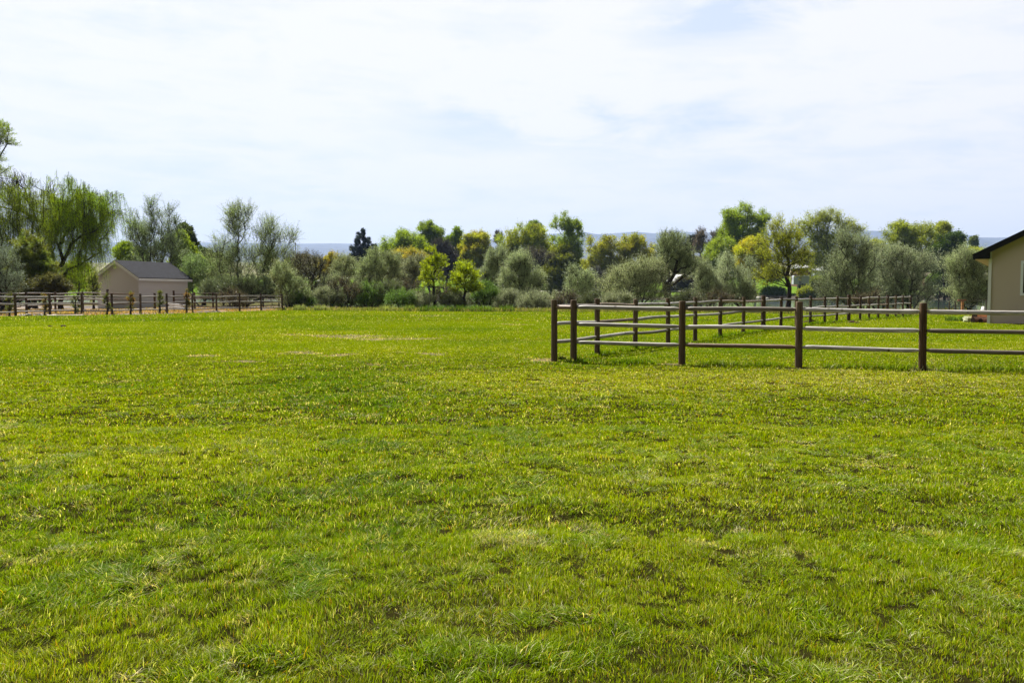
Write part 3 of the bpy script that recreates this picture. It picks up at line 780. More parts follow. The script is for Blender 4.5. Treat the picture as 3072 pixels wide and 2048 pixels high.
def plant(name, label, cat, px, Y, lobes, style, col, group=None, base_y=None, dens=1.0, n=None, leaf=1.0, barkc=None, stems=None, seed=None, spread=.12, twig=1.0, trunkr=1.0, col2=None, shell=.35, cvar=1.0, crown_name='crown', trunk_name='trunk', lean=0, dead=0):
    CB = np.array([1.95, 2.05, 1.3]) if group == 'trees across the river' else np.array([2.05, 2.15, 1.9]) if style == 'olive' else 1.35; st = STY[style]; leaf = leaf * (1.0 if Y > 200 else 1); dens = dens * (.95 if Y > 200 else 1); sd = seed if seed is not None else int(px * 7 + Y * 13) % 99991; r = np.random.default_rng(sd)
    X = (px - 1536) * Y / F; z0 = hzp(X, Y); sc = Y / F
    root = empty(name, (X, Y, z0), label, cat, group)
    LB = []
    lobes = list(lobes); xa = min(l[0] - l[2] for l in lobes); xb = max(l[0] + l[2] for l in lobes); yb = max(l[1] + l[3] for l in lobes)
    if style == 'olive' and 60 < Y < 130 and stems != 1 and yb < 905 and cat == 'tree': lobes.append(((xa + xb) / 2, 888, (xb - xa) * .47, 32))
    if group == 'trees across the river': lobes.append(((xa + xb) / 2, yb + 4, (xb - xa) * .36, 24))
    for (lx, ly, rx, ry) in lobes:
        c = P(lx, ly, Y); dx = rx * sc; dz = ry * sc; k_ = 1.16 if group == 'trees across the river' else 1.08; dx *= k_; dz *= 1.05 if k_ < 1.1 else 1.10
        LB.append((c.x - X, r.uniform(-.25, .25) * dx, c.z - z0, dx, min(dx, dz * 1.5) * .9, dz))
    LB = [l for l in LB]
    top = max(l[2] + l[5] for l in LB); bot = min(l[2] - l[5] for l in LB); wid = max(l[3] for l in LB)
    area = sum(l[3] * l[5] * math.pi for l in LB)
    ls = .00125 * Y * leaf                             # leaf cluster length
    tl = st['tl'] * (.60 * wid ** .6 + .2) * twig       # twig length
    if n is None: n = int(np.clip(area / (tl * tl) * 3.0 * (1.3 if style in ('willow',) else 1), 16, 260))
    if style == 'olive': n = int(min(n * 1.3, 300)); shell = .2
    if Y > 200: shell = min(shell, .12); tl *= 1.2
    if Y > 200: n = int(min(max(n, 110), 240))
    T, D, _ = sample_lobes(LB, n, r, shell)
    T[:, 2] = np.maximum(T[:, 2], .12 * top + .05)
    ns = stems or st['stems']
    # skeleton: stems from the ground, then every target joins the nearest lower node
    nodes = []; par = []; plen = []; 
    cen = np.array([np.mean([l[0] for l in LB]), 0, 0])
    hgt = max(bot, .16 * top) if style not in ('olive', 'bare') else max(.10 * top, .35 * bot)
    if style in ('conifer', 'poplar', 'light'): hgt = top * (.93 if style == 'conifer' else .72)
    for s in range(ns):
        a = 2 * math.pi * s / ns + r.random(); b = np.array([math.cos(a), math.sin(a), 0]) * (spread * wid * .25 if ns > 1 else 0)
        e = np.array([math.cos(a), math.sin(a), 0]) * (spread * wid * (2.2 if ns > 1 else .1)) + np.array([lean + cen[0] * .35, 0, hgt * (r.uniform(.8, 1.2) if ns > 1 else 1)])
        k = 6 if style != 'conifer' else 12; p = -1
        for i in range(k + 1):
            t = i / k; q = b + (e - b) * np.array([t ** 1.3, t ** 1.3, t]) + r.normal(0, .012 * top, 3) * np.array([1, 1, 0]) * (0 if i == 0 else (.25 if style == 'conifer' else 1))
            if i == 0: q[2] = -.15
            plen.append(0 if p < 0 else plen[p] + float(np.linalg.norm(q - nodes[p])) * .35); nodes.append(q); par.append(p); p = len(nodes) - 1
    order = np.argsort(np.linalg.norm(T - np.array([cen[0] * .35, 0, hgt * .6]), axis=1))
    ends = []
    for j in order:
        t = T[j]; N_ = np.array(nodes); dv = t - N_; dd = np.linalg.norm(dv, axis=1)
        ref = -.35 if style == 'conifer' else .25
        cost = dd * (1 + 1.6 * np.maximum(0, ref - dv[:, 2] / np.maximum(dd, 1e-4))) + .45 * np.array(plen)
        cost[0] += 2; i = int(np.argmin(cost)); L = dd[i]; m = max(1, int(L / (.11 * top + .15)))
        m = min(m, 5); a = N_[i]; p = i
        for q in range(1, m + 1):
            f = q / m; w = a + (t - a) * f
            w = w + np.array([0, 0, -1.]) * .22 * L * f * (1 - f) * (1 if style != 'willow' else -1.2) + (r.normal(0, .035 * L, 3) if q < m else 0)
            plen.append(plen[p] + float(np.linalg.norm(w - nodes[p]))); nodes.append(w); par.append(p); p = len(nodes) - 1
        ends.append(p)
    nodes = np.array(nodes); par = np.array(par)
    cnt = np.zeros(len(nodes)); 
    for e in ends: cnt[e] += 1
    for i in range(len(nodes) - 1, -1, -1):
        if par[i] >= 0: cnt[par[i]] += cnt[i]
    rad0 = .0125 * top ** .75 * trunkr + .006
    rad = rad0 * (np.maximum(cnt, .6) / len(ends)) ** .52 * 2.6 + .006
    rad = np.maximum(rad, .00010 * Y)
    m = par >= 0; rb = rad[m]; ra = np.minimum(rad[par[m]], rb * 1.35)
    base = np.abs(nodes[par[m]][:, 2] + .15) < .05; ra = np.where(base, rb * 1.45, ra)
    V1, F1 = frustums(nodes[par[m]], nodes[m], ra, rb, 6)
    # twigs
    E = nodes[ends]; nE = len(E); nt = st['nt']
    C0 = np.array([cen[0], 0, bot + (top - bot) * .35]); outd = unit(E - C0)
    rep = np.repeat(np.arange(nE), nt); M_ = len(rep)
    d = unit(outd[rep] * st['out'] + np.array([0, 0, st['up']]) + r.normal(0, st['rnd'], (M_, 3)))
    if style == 'conifer': 
        od = unit(E * np.array([1, 1, 0]) + 1e-3); d = unit(od[rep] + np.array([0, 0, .25]) + r.normal(0, .4, (M_, 3)))
    ln = tl * (.5 + .9 * r.random(M_)); 
    if style == 'willow': ln *= 1.5
    s0 = E[rep] + r.normal(0, .12 * tl, (M_, 3)); e0 = s0 + d * ln[:, None]
    dro = st['droop']
    if dro:
        mid = s0 + d * (ln * .32)[:, None]; e0 = mid + np.stack([d[:, 0] * .18 * ln, d[:, 1] * .18 * ln, -ln * (.5 + .9 * r.random(M_))], -1); e0[:, 2] = np.maximum(e0[:, 2], .5)
    tw = np.full(M_, max(.007, .00016 * Y)) * (1.0 if style != 'bare' else 1.5)
    if dro: V2a, F2a = frustums(s0, mid, tw, tw * .8, 3); V2b, F2b = frustums(mid, e0, tw * .8, tw * .4, 3); V2 = np.concatenate([V2a, V2b]); F2 = np.concatenate([F2a, F2b + len(V2a)])
    else: V2, F2 = frustums(s0, e0, tw, tw * .35, 3)
    bm = M_bark if barkc is None else barkc
    mesh_obj(trunk_name, np.concatenate([V1, V2]), [np.concatenate([F1, F2 + len(V1)])], bm, root)
    # leaves
    nl = max(1, int(st['nl'] * dens * (1.5 if Y > 200 else 2.0))); ri = np.repeat(np.arange(M_), nl); K = len(ri)
    if dead: keep = r.random(K) > dead; ri = ri[keep]; K = len(ri)
    t = r.random(K) ** .8
    if dro:
        tt = t[:, None]; pos = np.where(tt < .3, s0[ri] + (mid[ri] - s0[ri]) * tt / .3, mid[ri] + (e0[ri] - mid[ri]) * (tt - .3) / .7); ax = unit(e0[ri] - mid[ri])
    else: pos = s0[ri] + (e0[ri] - s0[ri]) * (.1 + .95 * t)[:, None]; ax = d[ri]
    pos = pos + r.normal(0, .35 * ls + (.05 if style == 'conifer' else .34 if Y > 200 else .06) * tl, (K, 3))
    ax = unit(ax + r.normal(0, .55 if not dro else .3, (K, 3)))
    side = unit(np.cross(ax, r.normal(size=(K, 3)))); s = ls * (.55 + .8 * r.random(K))
    hw = (s * st['lw'] / 2)[:, None]; s = s[:, None]
    p0 = pos; p1 = pos + ax * s * .5 + side * hw; p2 = pos + ax * s; p3 = pos + ax * s * .5 - side * hw
    V = np.stack([p0, p1, p2, p3], 1).reshape(-1, 3); b = (np.arange(K) * 4)[:, None]
    base = np.array(col) * CB; alt = np.array(col2 if col2 is not None else col) * CB
    clump = r.random(nE); tint = 1 + (r.random(nE) - .5) * .5 * cvar
    mixk = np.clip(clump * 1.4 - .2, 0, 1)[rep][ri][:, None]
    c = (base * (1 - mixk) + alt * mixk) * tint[rep][ri][:, None] * (1 + (r.random(K) - .5) * .55)[:, None]
    c = c * (1 + (r.random((K, 3)) - .5) * .12)
    mesh_obj(crown_name, V, [b + np.array([[0, 1, 2, 3]])], M_silver if style in ('olive', 'conifer', 'bare') else M_leaf, root, np.repeat(np.clip(c, .003, .9), 4, axis=0))
    return root

WIL = (.175, .30, .008); WIL2 = (.235, .345, .01)
SIL = (.235, .270, .165); SIL2 = (.18, .22, .11)
GRN = (.085, .150, .022); MID = (.115, .185, .020); YEL = (.27, .33, .018); OLV = (.15, .17, .03); DRK = (.028, .055, .022); ORA = (.30, .22, .03); GRY = (.15, .14, .12); BRN = (.13, .10, .05)
M_barkg = simple('grey_bark', (.17, .155, .14), .9, .3, 4, .5, .1, stretch=(6, 6, 1))

def forest():
    p = plant
    # ---- left edge
    p('willow_tree', 'tall tree whose sparse leafy branches reach in at the top of the left edge', 'tree', -95, 74, [(-120, 470, 110, 100), (-10, 430, 52, 50), (-30, 500, 60, 42), (8, 388, 22, 16), (-160, 600, 90, 90)], 'broad', (.14, .20, .03), dens=1.7, seed=3, twig=.9, n=150, leaf=.85)
    p('willow_tree', 'half bare willow with dark slanting limbs at the far left', 'tree', 20, 88, [(10, 620, 60, 70), (70, 640, 55, 95), (-40, 700, 80, 110), (60, 760, 80, 70), (115, 640, 32, 80), (-80, 620, 60, 90)], 'willow', (.16, .25, .012), 'willows at the left', col2=(.21, .28, .015), dens=1.4, seed=5, n=250, lean=1.0, dead=.05, leaf=.9)
    p('bare_tree', 'bare upright twigs sticking up left of the big willow', 'tree', 105, 93, [(20, 590, 50, 50), (60, 590, 30, 60), (112, 600, 22, 62), (150, 640, 24, 70)], 'bare', GRY, dens=.35, seed=6, n=70, twig=1.3)
    p('willow_tree', 'big rounded weeping willow, bright green, left of the shed', 'tree', 185, 92, [(210, 590, 66, 58), (268, 630, 62, 58), (322, 622, 42, 40), (200, 680, 66, 70), (255, 720, 58, 62), (185, 770, 55, 60), (285, 690, 42, 50), (165, 640, 46, 60), (240, 650, 70, 70)], 'willow', WIL, 'willows at the left', col2=WIL2, dens=1.35, seed=8, n=270, leaf=.92)
    p('dark_bush', 'silvery grey leafy bush low at the left edge, behind the fence', 'bush', 5, 74, [(0, 800, 42, 55), (-45, 780, 50, 70), (15, 850, 40, 35)], 'olive', (.13, .155, .11), dens=1.2, seed=9)
    p('dark_bush', 'brownish green bush below the half bare willow', 'bush', 85, 80, [(85, 770, 45, 60), (70, 830, 60, 50), (120, 820, 40, 45)], 'broad', (.11, .16, .03), dens=1.1, seed=10, col2=(.14, .16, .03))
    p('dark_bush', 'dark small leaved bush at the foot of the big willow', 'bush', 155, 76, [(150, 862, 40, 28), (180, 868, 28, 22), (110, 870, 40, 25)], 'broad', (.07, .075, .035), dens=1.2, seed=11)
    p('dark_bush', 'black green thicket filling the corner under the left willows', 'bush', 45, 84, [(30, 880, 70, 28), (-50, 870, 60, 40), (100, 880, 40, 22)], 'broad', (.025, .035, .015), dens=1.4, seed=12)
    p('young_tree', 'small bright yellow green tree between the big willow and the shed', 'tree', 238, 104, [(235, 830, 38, 48), (255, 860, 28, 30), (205, 850, 24, 30)], 'light', (.19, .27, .02), dens=1.2, seed=13)
    p('young_tree', 'wispy pale sapling against the shed\'s left corner', 'tree', 282, 94, [(280, 860, 14, 42)], 'light', (.2, .24, .08), dens=.6, seed=14)
    # ---- behind the shed
    p('yellow_green_tree', 'light green tree just behind the shed ridge', 'tree', 372, 118, [(378, 762, 32, 28), (410, 775, 30, 25)], 'broad', (.20, .29, .025), dens=1.1, seed=15)
    p('olive_tree', 'grey green olive behind the shed with a thin bare top', 'tree', 482, 112, [(455, 720, 62, 60), (400, 690, 28, 45), (500, 750, 48, 50), (520, 690, 22, 50), (462, 640, 22, 34), (512, 640, 14, 26), (440, 790, 50, 30)], 'olive', (.18, .215, .12), 'silvery olive trees', dens=.85, seed=16, col2=(.13, .17, .07), n=170)
    p('pine_tree', 'dark green tree rising at the right of the shed', 'tree', 560, 128, [(552, 705, 22, 28), (566, 740, 26, 40), (545, 770, 26, 40)], 'broad', (.04, .06, .015), dens=1.4, seed=17, shell=.2)
    p('yellow_green_tree', 'bright yellow green tree beside the dark one, right of the shed', 'tree', 545, 121, [(545, 760, 30, 55), (570, 800, 32, 45)], 'broad', (.20, .28, .02), dens=1.2, seed=18)
    p('dark_bush', 'dark conifer like bush left of the biggest olive', 'tree', 615, 126, [(612, 770, 24, 26), (640, 790, 22, 30)], 'broad', (.035, .06, .022), dens=1.4, seed=19, shell=.2)
    p('olive_bush', 'mid green bush against the right end of the shed', 'bush', 600, 108, [(590, 820, 45, 45), (640, 830, 40, 50), (600, 865, 50, 28)], 'olive', (.15, .20, .075), 'olive thicket behind the left fence', dens=1.1, seed=20)
    p('olive_tree', 'biggest silvery olive with three tall crowns right of the shed', 'tree', 735, 96, [(712, 668, 40, 42), (700, 730, 46, 60), (796, 690, 24, 32), (800, 750, 40, 50), (855, 720, 28, 34), (740, 800, 80, 60), (830, 800, 50, 60), (670, 800, 40, 60)], 'olive', (.225, .265, .125), 'silvery olive trees', dens=1.05, col2=(.16, .20, .07), seed=21, n=235, leaf=.9)
    p('olive_bush', 'low dark olive bush under the biggest olive', 'bush', 690, 92, [(690, 870, 50, 28), (750, 872, 50, 26), (640, 880, 30, 22), (810, 870, 45, 28)], 'olive', (.10, .12, .06), 'olive thicket behind the left fence', dens=1.2, seed=22)
    p('olive_bush', 'weeping silver green bush where the left fence ends', 'bush', 868, 84, [(868, 868, 40, 42), (890, 890, 34, 24), (845, 830, 26, 34)], 'olive', (.20, .235, .12), dens=1.1, seed=23, col2=(.17, .18, .09))
    p('bare_bush', 'grey brown bare topped bush above the weeping bush', 'bush', 905, 108, [(900, 790, 40, 30), (880, 810, 40, 35)], 'bare', (.15, .14, .08), dens=1.3, seed=24)
    # ---- middle
    p('bare_bush', 'dark twiggy bare bush with arching black stems, left of centre', 'bush', 925, 90, [(930, 800, 42, 30), (945, 850, 38, 45), (910, 850, 26, 40)], 'bare', (.12, .125, .06), dens=1.5, seed=25, n=70, trunkr=1.3)
    p('yellow_green_tree', 'upright yellow and orange tinged tree left of the dark conifers', 'tree', 988, 150, [(990, 800, 30, 34), (988, 830, 24, 30)], 'light', (.24, .25, .03), dens=1.2, seed=26, col2=(.22, .16, .03))
    p('pine_tree', 'broad dark conifer, the taller of the two', 'tree', 1082, 300, [(1083, 700, 6, 11), (1083, 714, 12, 12), (1083, 730, 19, 12), (1082, 748, 26, 14), (1081, 768, 32, 14), (1078, 788, 40, 12)], 'conifer', (.022, .042, .032), 'dark conifers across the river', dens=1.6, seed=27, n=170, shell=.1)
    p('pine_tree', 'narrower dark conifer leaning on the taller one', 'tree', 1115, 302, [(1108, 722, 6, 14), (1113, 745, 15, 20), (1118, 768, 20, 18)], 'conifer', (.026, .048, .036), 'dark conifers across the river', dens=1.2, seed=28, n=90, shell=.1)
    for i, (x, Y, lob, c, lab) in enumerate((
        (1045, 104, [(1045, 830, 42, 45), (1030, 800, 24, 26)], (.19, .205, .11), 'pale twiggy olive bush below the dark conifers'),
        (1105, 100, [(1105, 820, 44, 50), (1120, 780, 22, 26)], (.19, .22, .11), 'grey green olive bush right below the narrower conifer'),
        (1165, 102, [(1160, 820, 40, 48), (1180, 800, 22, 34)], (.18, .20, .10), 'olive bush with fine upright twigs, left of the slender yellow tree'),
        (1225, 106, [(1222, 825, 40, 42), (1245, 800, 26, 30)], (.15, .155, .09), 'brownish olive bush touching the slender yellow tree'),
        (1000, 98, [(1000, 858, 36, 30)], (.17, .19, .11), 'small olive bush beside the dark twiggy bush'))):
        p('olive_bush', lab, 'bush', x, Y, lob, 'olive', c, 'olive thicket in the middle', dens=.85, seed=30 + i)
    p('green_tree', 'mid green spreading tree right of the conifers', 'tree', 1200, 300, [(1175, 748, 32, 26), (1215, 730, 34, 34), (1160, 770, 34, 26), (1240, 752, 34, 34), (1200, 790, 40, 22)], 'broad', (.14, .19, .015), 'trees across the river', dens=1.3, seed=36)
    p('green_tree', 'darker taller round headed tree behind the spreading one', 'tree', 1288, 315, [(1288, 700, 33, 30), (1300, 735, 30, 34), (1275, 745, 30, 30)], 'broad', (.10, .14, .012), 'trees across the river', dens=1.3, seed=37)
    p('orange_tree', 'rusty orange budding tree low between green ones', 'tree', 1225, 270, [(1225, 780, 50, 22), (1250, 800, 36, 20)], 'broad', (.21, .16, .03), 'trees across the river', dens=1.2, seed=38, col2=(.18, .18, .03))
    p('dark_bush', 'purplish black bare thicket beside the slender yellow tree', 'bush', 1325, 290, [(1325, 760, 30, 34), (1345, 790, 26, 26)], 'bare', (.05, .045, .035), dens=2.5, seed=39)
    p('green_tree', 'narrow dark green poplar with a ragged top, centre', 'tree', 1370, 305, [(1370, 710, 14, 24), (1368, 745, 20, 34), (1352, 725, 12, 16)], 'poplar', (.09, .135, .015), 'trees across the river', dens=1.3, seed=40)
    p('yellow_green_tree', 'olive and orange tinted tree right of the narrow poplar', 'tree', 1428, 300, [(1410, 730, 26, 30), (1440, 735, 28, 34), (1430, 770, 38, 28)], 'broad', (.18, .20, .025), 'trees across the river', dens=1.3, seed=41, col2=(.22, .19, .03))
    p('bare_tree', 'tiny pale leafless tree standing up in the middle gap', 'tree', 1500, 330, [(1496, 715, 16, 22), (1505, 750, 14, 24)], 'bare', GRY, dens=.2, seed=42, n=26, barkc=M_barkg)
    p('yellow_green_tree', 'broad olive green tree in the middle', 'tree', 1560, 300, [(1530, 738, 30, 40), (1560, 725, 34, 42), (1600, 715, 30, 36), (1620, 745, 34, 38), (1540, 775, 40, 26)], 'broad', (.14, .175, .022), 'trees across the river', dens=1.3, seed=43, col2=(.17, .185, .025), n=190)
    p('green_tree', 'small darker crown poking out over the broad olive green tree', 'tree', 1600, 325, [(1603, 695, 22, 24), (1590, 720, 20, 24)], 'poplar', (.075, .115, .02), 'trees across the river', dens=1.1, seed=44)
    p('poplar_tree', 'tall glossy poplar clump, highest tree of the middle', 'tree', 1712, 290, [(1664, 700, 15, 38), (1698, 682, 18, 36), (1722, 695, 18, 40), (1738, 715, 10, 40), (1700, 745, 42, 30), (1715, 770, 32, 22)], 'poplar', (.13, .175, .02), 'trees across the river', dens=1.15, seed=45, n=170)
    p('olive_green_tree', 'dark olive tree under the tall poplars', 'tree', 1690, 285, [(1690, 775, 42, 30), (1670, 815, 38, 34), (1705, 835, 28, 28)], 'broad', (.11, .125, .02), 'trees across the river', dens=1.3, seed=46)
    p('bare_bush', 'grey leafless thicket below the broad olive green tree', 'bush', 1590, 280, [(1610, 775, 40, 24), (1575, 795, 40, 24)], 'bare', (.11, .10, .06), dens=2, seed=47)
    p('yellow_green_tree', 'dense olive tree with a brown tinge, first of the leafy pair', 'tree', 1812, 300, [(1795, 750, 38, 40), (1840, 760, 36, 42), (1800, 800, 46, 36), (1845, 810, 30, 28)], 'broad', (.15, .165, .018), 'trees across the river', dens=1.35, seed=48, col2=(.17, .165, .03), n=170)
    p('yellow_green_tree', 'dense olive tree with orange twigs, second of the leafy pair', 'tree', 1915, 302, [(1895, 742, 28, 40), (1925, 748, 34, 38), (1910, 790, 42, 34), (1945, 780, 20, 34)], 'broad', (.14, .16, .018), 'trees across the river', dens=1.3, seed=49, col2=(.19, .175, .02), n=150)
    # slender light trees of the near bank
    p('young_tree', 'slender yellow green tree with a thin dark trunk, centre left', 'tree', 1302, 82, [(1298, 770, 17, 28), (1298, 810, 28, 28), (1282, 845, 24, 18), (1312, 845, 20, 20), (1318, 800, 16, 24)], 'light', (.26, .33, .012), 'young yellow green trees', dens=1.0, seed=50, n=46, twig=.8)
    p('young_tree', 'bushy yellow green young tree right of the slender one', 'tree', 1393, 81, [(1393, 805, 20, 24), (1393, 835, 38, 28), (1375, 862, 26, 16), (1415, 862, 24, 16)], 'light', (.24, .31, .012), 'young yellow green trees', dens=1.05, seed=51, n=60, twig=.8)
    # silver olives of the near bank, left to right
    O = 'silvery olive trees'
    p('olive_tree', 'silver olive with a dark upright trunk right of the young yellow trees', 'tree', 1487, 98, [(1490, 780, 28, 34), (1475, 830, 34, 44), (1500, 870, 36, 36), (1455, 850, 26, 34)], 'olive', (.19, .215, .125), O, dens=.95, seed=52, trunkr=1.4)
    p('olive_tree', 'wide silver olive bush standing left of the corner posts', 'tree', 1568, 90, [(1560, 790, 30, 30), (1545, 840, 40, 48), (1590, 850, 36, 50), (1560, 890, 46, 28)], 'olive', (.21, .235, .135), O, dens=1.0, seed=53, n=150)
    p('bare_tree', 'grey dead topped tree between two silver olives', 'tree', 1562, 100, [(1562, 790, 24, 30), (1555, 840, 30, 40)], 'bare', (.16, .15, .11), dens=.8, seed=54)
    p('olive_tree', 'small silver olive directly above the second corner post', 'tree', 1738, 96, [(1722, 850, 26, 34), (1755, 855, 24, 40), (1735, 890, 42, 22), (1712, 820, 10, 20)], 'olive', (.22, .25, .14), O, dens=.9, seed=55)
    p('bare_bush', 'dark grey leafless shrub right of the small silver olive', 'bush', 1790, 200, [(1788, 835, 30, 28), (1800, 860, 30, 18)], 'bare', (.09, .095, .08), dens=1.4, seed=56)
    p('olive_tree', 'low domed silver olive with arching black limbs behind the fence', 'tree', 1895, 92, [(1880, 845, 46, 34), (1930, 825, 46, 34), (1840, 870, 38, 26), (1965, 830, 26, 36), (1900, 875, 60, 22)], 'olive', (.235, .25, .14), O, dens=.95, seed=57, n=165, trunkr=1.5, spread=.3)
    p('olive_tree', 'tall open silver olive on a single leaning trunk', 'tree', 2002, 94, [(2020, 770, 46, 44), (2050, 800, 38, 30), (1995, 740, 26, 34), (2030, 735, 26, 26), (1985, 800, 24, 26)], 'olive', (.175, .20, .105), O, dens=.85, seed=58, stems=1, trunkr=2, n=130)
    p('bare_tree', 'grey leafless twigs fanning up behind the single trunk olive', 'tree', 2010, 120, [(2000, 722, 20, 26), (2030, 715, 16, 20), (1990, 760, 18, 26)], 'bare', GRY, dens=.15, seed=59, n=50)
    p('pine_tree', 'small near black conifer in front of the hill', 'tree', 2080, 310, [(2080, 725, 14, 20), (2074, 745, 18, 16), (2088, 735, 14, 14)], 'conifer', (.018, .03, .02), dens=1.8, seed=60, n=110, shell=.1)
    p('bare_tree', 'brown leafless tree beside the small near black conifer', 'tree', 2103, 305, [(2104, 708, 16, 20), (2100, 740, 16, 22)], 'bare', (.2, .16, .11), dens=.8, seed=61, n=60, barkc=M_barkg)
    p('bare_tree', 'grey leafless tree at the left foot of the tall green tree', 'tree', 2150, 308, [(2150, 712, 20, 18), (2140, 740, 20, 20)], 'bare', (.17, .15, .12), dens=.5, seed=62, n=50, barkc=M_barkg)
    p('olive_tree', 'silver olive bush right of the single trunk olive', 'tree', 2125, 97, [(2110, 830, 34, 44), (2145, 845, 40, 40), (2130, 885, 44, 22)], 'olive', (.205, .225, .14), O, dens=1.0, seed=63)
    p('olive_tree', 'pale silver olive bush before the bright yellow green tree', 'tree', 2215, 99, [(2190, 825, 36, 44), (2235, 830, 38, 42), (2210, 875, 48, 26), (2180, 785, 16, 20)], 'olive', (.235, .26, .165), O, dens=1.0, seed=64)
    # ---- right part, far bank
    p('green_tree', 'tall deep green tree, highest on the right half', 'tree', 2225, 300, [(2190, 665, 28, 36), (2232, 655, 34, 34), (2275, 675, 30, 36), (2205, 705, 42, 28), (2262, 715, 42, 28)], 'poplar', (.125, .17, .014), 'trees across the river', dens=1.3, seed=65, n=200)
    p('green_tree', 'rounded mid green tree under the tall deep green one', 'tree', 2165, 285, [(2160, 755, 40, 34), (2195, 770, 40, 34), (2145, 785, 26, 26)], 'broad', (.125, .165, .025), 'trees across the river', dens=1.35, seed=66)
    p('orange_tree', 'orange yellow budding tree in front of the tall deep green one', 'tree', 2262, 270, [(2262, 742, 30, 24), (2240, 770, 32, 26), (2285, 765, 26, 26)], 'broad', (.24, .26, .02), 'trees across the river', dens=1.2, seed=67, col2=(.27, .225, .02))
    p('yellow_green_tree', 'lanky yellow green tree standing at the water with a bent dark trunk', 'tree', 2363, 96, [(2345, 700, 42, 34), (2330, 750, 50, 40), (2385, 745, 34, 44), (2350, 800, 56, 36), (2400, 800, 26, 28), (2300, 835, 30, 22)], 'light', (.24, .28, .025), dens=.8, seed=68, n=170, leaf=.9, trunkr=1.2, lean=.0)
    p('broad_tree', 'umbrella shaped olive green cottonwood with fanning limbs', 'tree', 2482, 310, [(2440, 680, 34, 30), (2490, 662, 46, 26), (2535, 680, 30, 30), (2400, 700, 26, 24), (2570, 705, 20, 24), (2470, 720, 44, 30), (2510, 735, 34, 30), (2480, 765, 30, 22)], 'broad', (.14, .16, .035), 'trees across the river', dens=1.05, seed=69, n=200, trunkr=1.4)
    p('olive_tree', 'tall silver olive with black trunk right of the far trailer', 'tree', 2558, 95, [(2530, 730, 26, 34), (2575, 760, 44, 44), (2530, 800, 46, 44), (2600, 800, 34, 46), (2500, 850, 40, 34), (2560, 850, 60, 34)], 'olive', (.19, .215, .125), O, dens=.9, seed=70, n=200, trunkr=1.8)
    p('broad_tree', 'wide flat topped olive green tree at the right', 'tree', 2740, 300, [(2690, 705, 30, 34), (2735, 692, 42, 26), (2775, 700, 34, 30), (2700, 745, 44, 34), (2760, 745, 50, 34), (2665, 740, 20, 34)], 'broad', (.15, .175, .03), 'trees across the river', dens=1.3, seed=71, n=190)
    p('broad_tree', 'small olive crown behind the dark green trees', 'tree', 2832, 312, [(2832, 690, 18, 18), (2825, 715, 20, 18)], 'broad', (.16, .18, .05), 'trees across the river', dens=1.1, seed=72)
    p('green_tree', 'dark green round tree of two lobes left of the house', 'tree', 2855, 290, [(2868, 722, 24, 28), (2840, 745, 28, 34), (2872, 765, 24, 30), (2810, 760, 24, 28)], 'broad', (.03, .052, .01), 'trees across the river', dens=1.5, seed=73, n=160)
    p('olive_tree', 'silver olive spreading over the end of the side fence', 'tree', 2712, 100, [(2660, 790, 34, 40), (2700, 780, 34, 34), (2730, 830, 50, 44), (2680, 850, 44, 34), (2775, 800, 40, 26)], 'olive', (.215, .235, .15), O, dens=.95, seed=74, n=190, trunkr=1.5)
    p('olive_tree', 'silver olive with drooping boughs reaching the water', 'tree', 2640, 104, [(2640, 800, 26, 40), (2625, 850, 34, 34)], 'olive', (.18, .205, .12), O, dens=.9, seed=75)
    p('olive_tree', 'full silver olive beside the corner of the house', 'tree', 2905, 80, [(2890, 800, 40, 40), (2935, 820, 40, 50), (2920, 870, 44, 34), (2960, 800, 30, 40), (2865, 830, 22, 30)], 'olive', (.225, .25, .14), O, dens=1.05, seed=76, n=190)
    p('poplar_tree', 'narrow grey green poplar on the hill left of the house roof', 'tree', 2922, 420, [(2922, 728, 8, 16), (2921, 750, 9, 16)], 'poplar', (.10, .13, .06), dens=1.4, seed=77, n=50)
    p('yellow_green_tree', 'yellow green tree under the narrow poplar', 'tree', 2914, 300, [(2912, 770, 18, 18), (2940, 765, 14, 14), (2925, 785, 26, 14)], 'broad', (.19, .21, .03), 'trees across the river', dens=1.2, seed=78)
    p('yellow_green_tree', 'pale olive tree peeping between the umbrella tree and the flat topped one', 'tree', 2630, 320, [(2628, 745, 26, 18), (2620, 765, 30, 18)], 'broad', (.17, .19, .05), 'trees across the river', dens=1.2, seed=79)
    p('dark_bush', 'black green bush by the far shore', 'bush', 2850, 318, [(2850, 850, 34, 34), (2820, 870, 24, 20), (2880, 870, 40, 20)], 'broad', (.015, .022, .012), 'bushes on the far shore', dens=1.5, seed=80)
    p('dark_bush', 'bright green bush left of the black green one on the far shore', 'bush', 2815, 316, [(2808, 848, 22, 26)], 'broad', (.09, .15, .02), 'bushes on the far shore', dens=1.3, seed=81)
    for i, (x, y, rx, ry, c, lab) in enumerate(((2460, 848, 24, 10, (.12, .16, .03), 'low green bush right of the far trailer'), (2425, 880, 26, 12, (.2, .24, .02), 'yellow green bush at the water below the trailer'),
                                                 (2660, 868, 30, 20, (.10, .17, .02), 'fresh green bush seen through the silver olives'), (1690, 880, 26, 12, (.09, .12, .03), 'low bush on the grassy far bank left of centre'),
                                                 (2500, 870, 40, 12, (.13, .11, .07), 'brown scrub on the far shore below the tall olive'), (2060, 850, 30, 14, (.07, .07, .05), 'dark scrub beside the white roofed shelter'), (2320, 880, 30, 10, (.10, .17, .03), 'green reeds on the far shore left of the trailer'))):
        p('shore_bush', lab, 'bush', x, 323 + i, [(x, y, rx, ry)], 'broad', c, 'bushes on the far shore', dens=1.3, seed=90 + i)
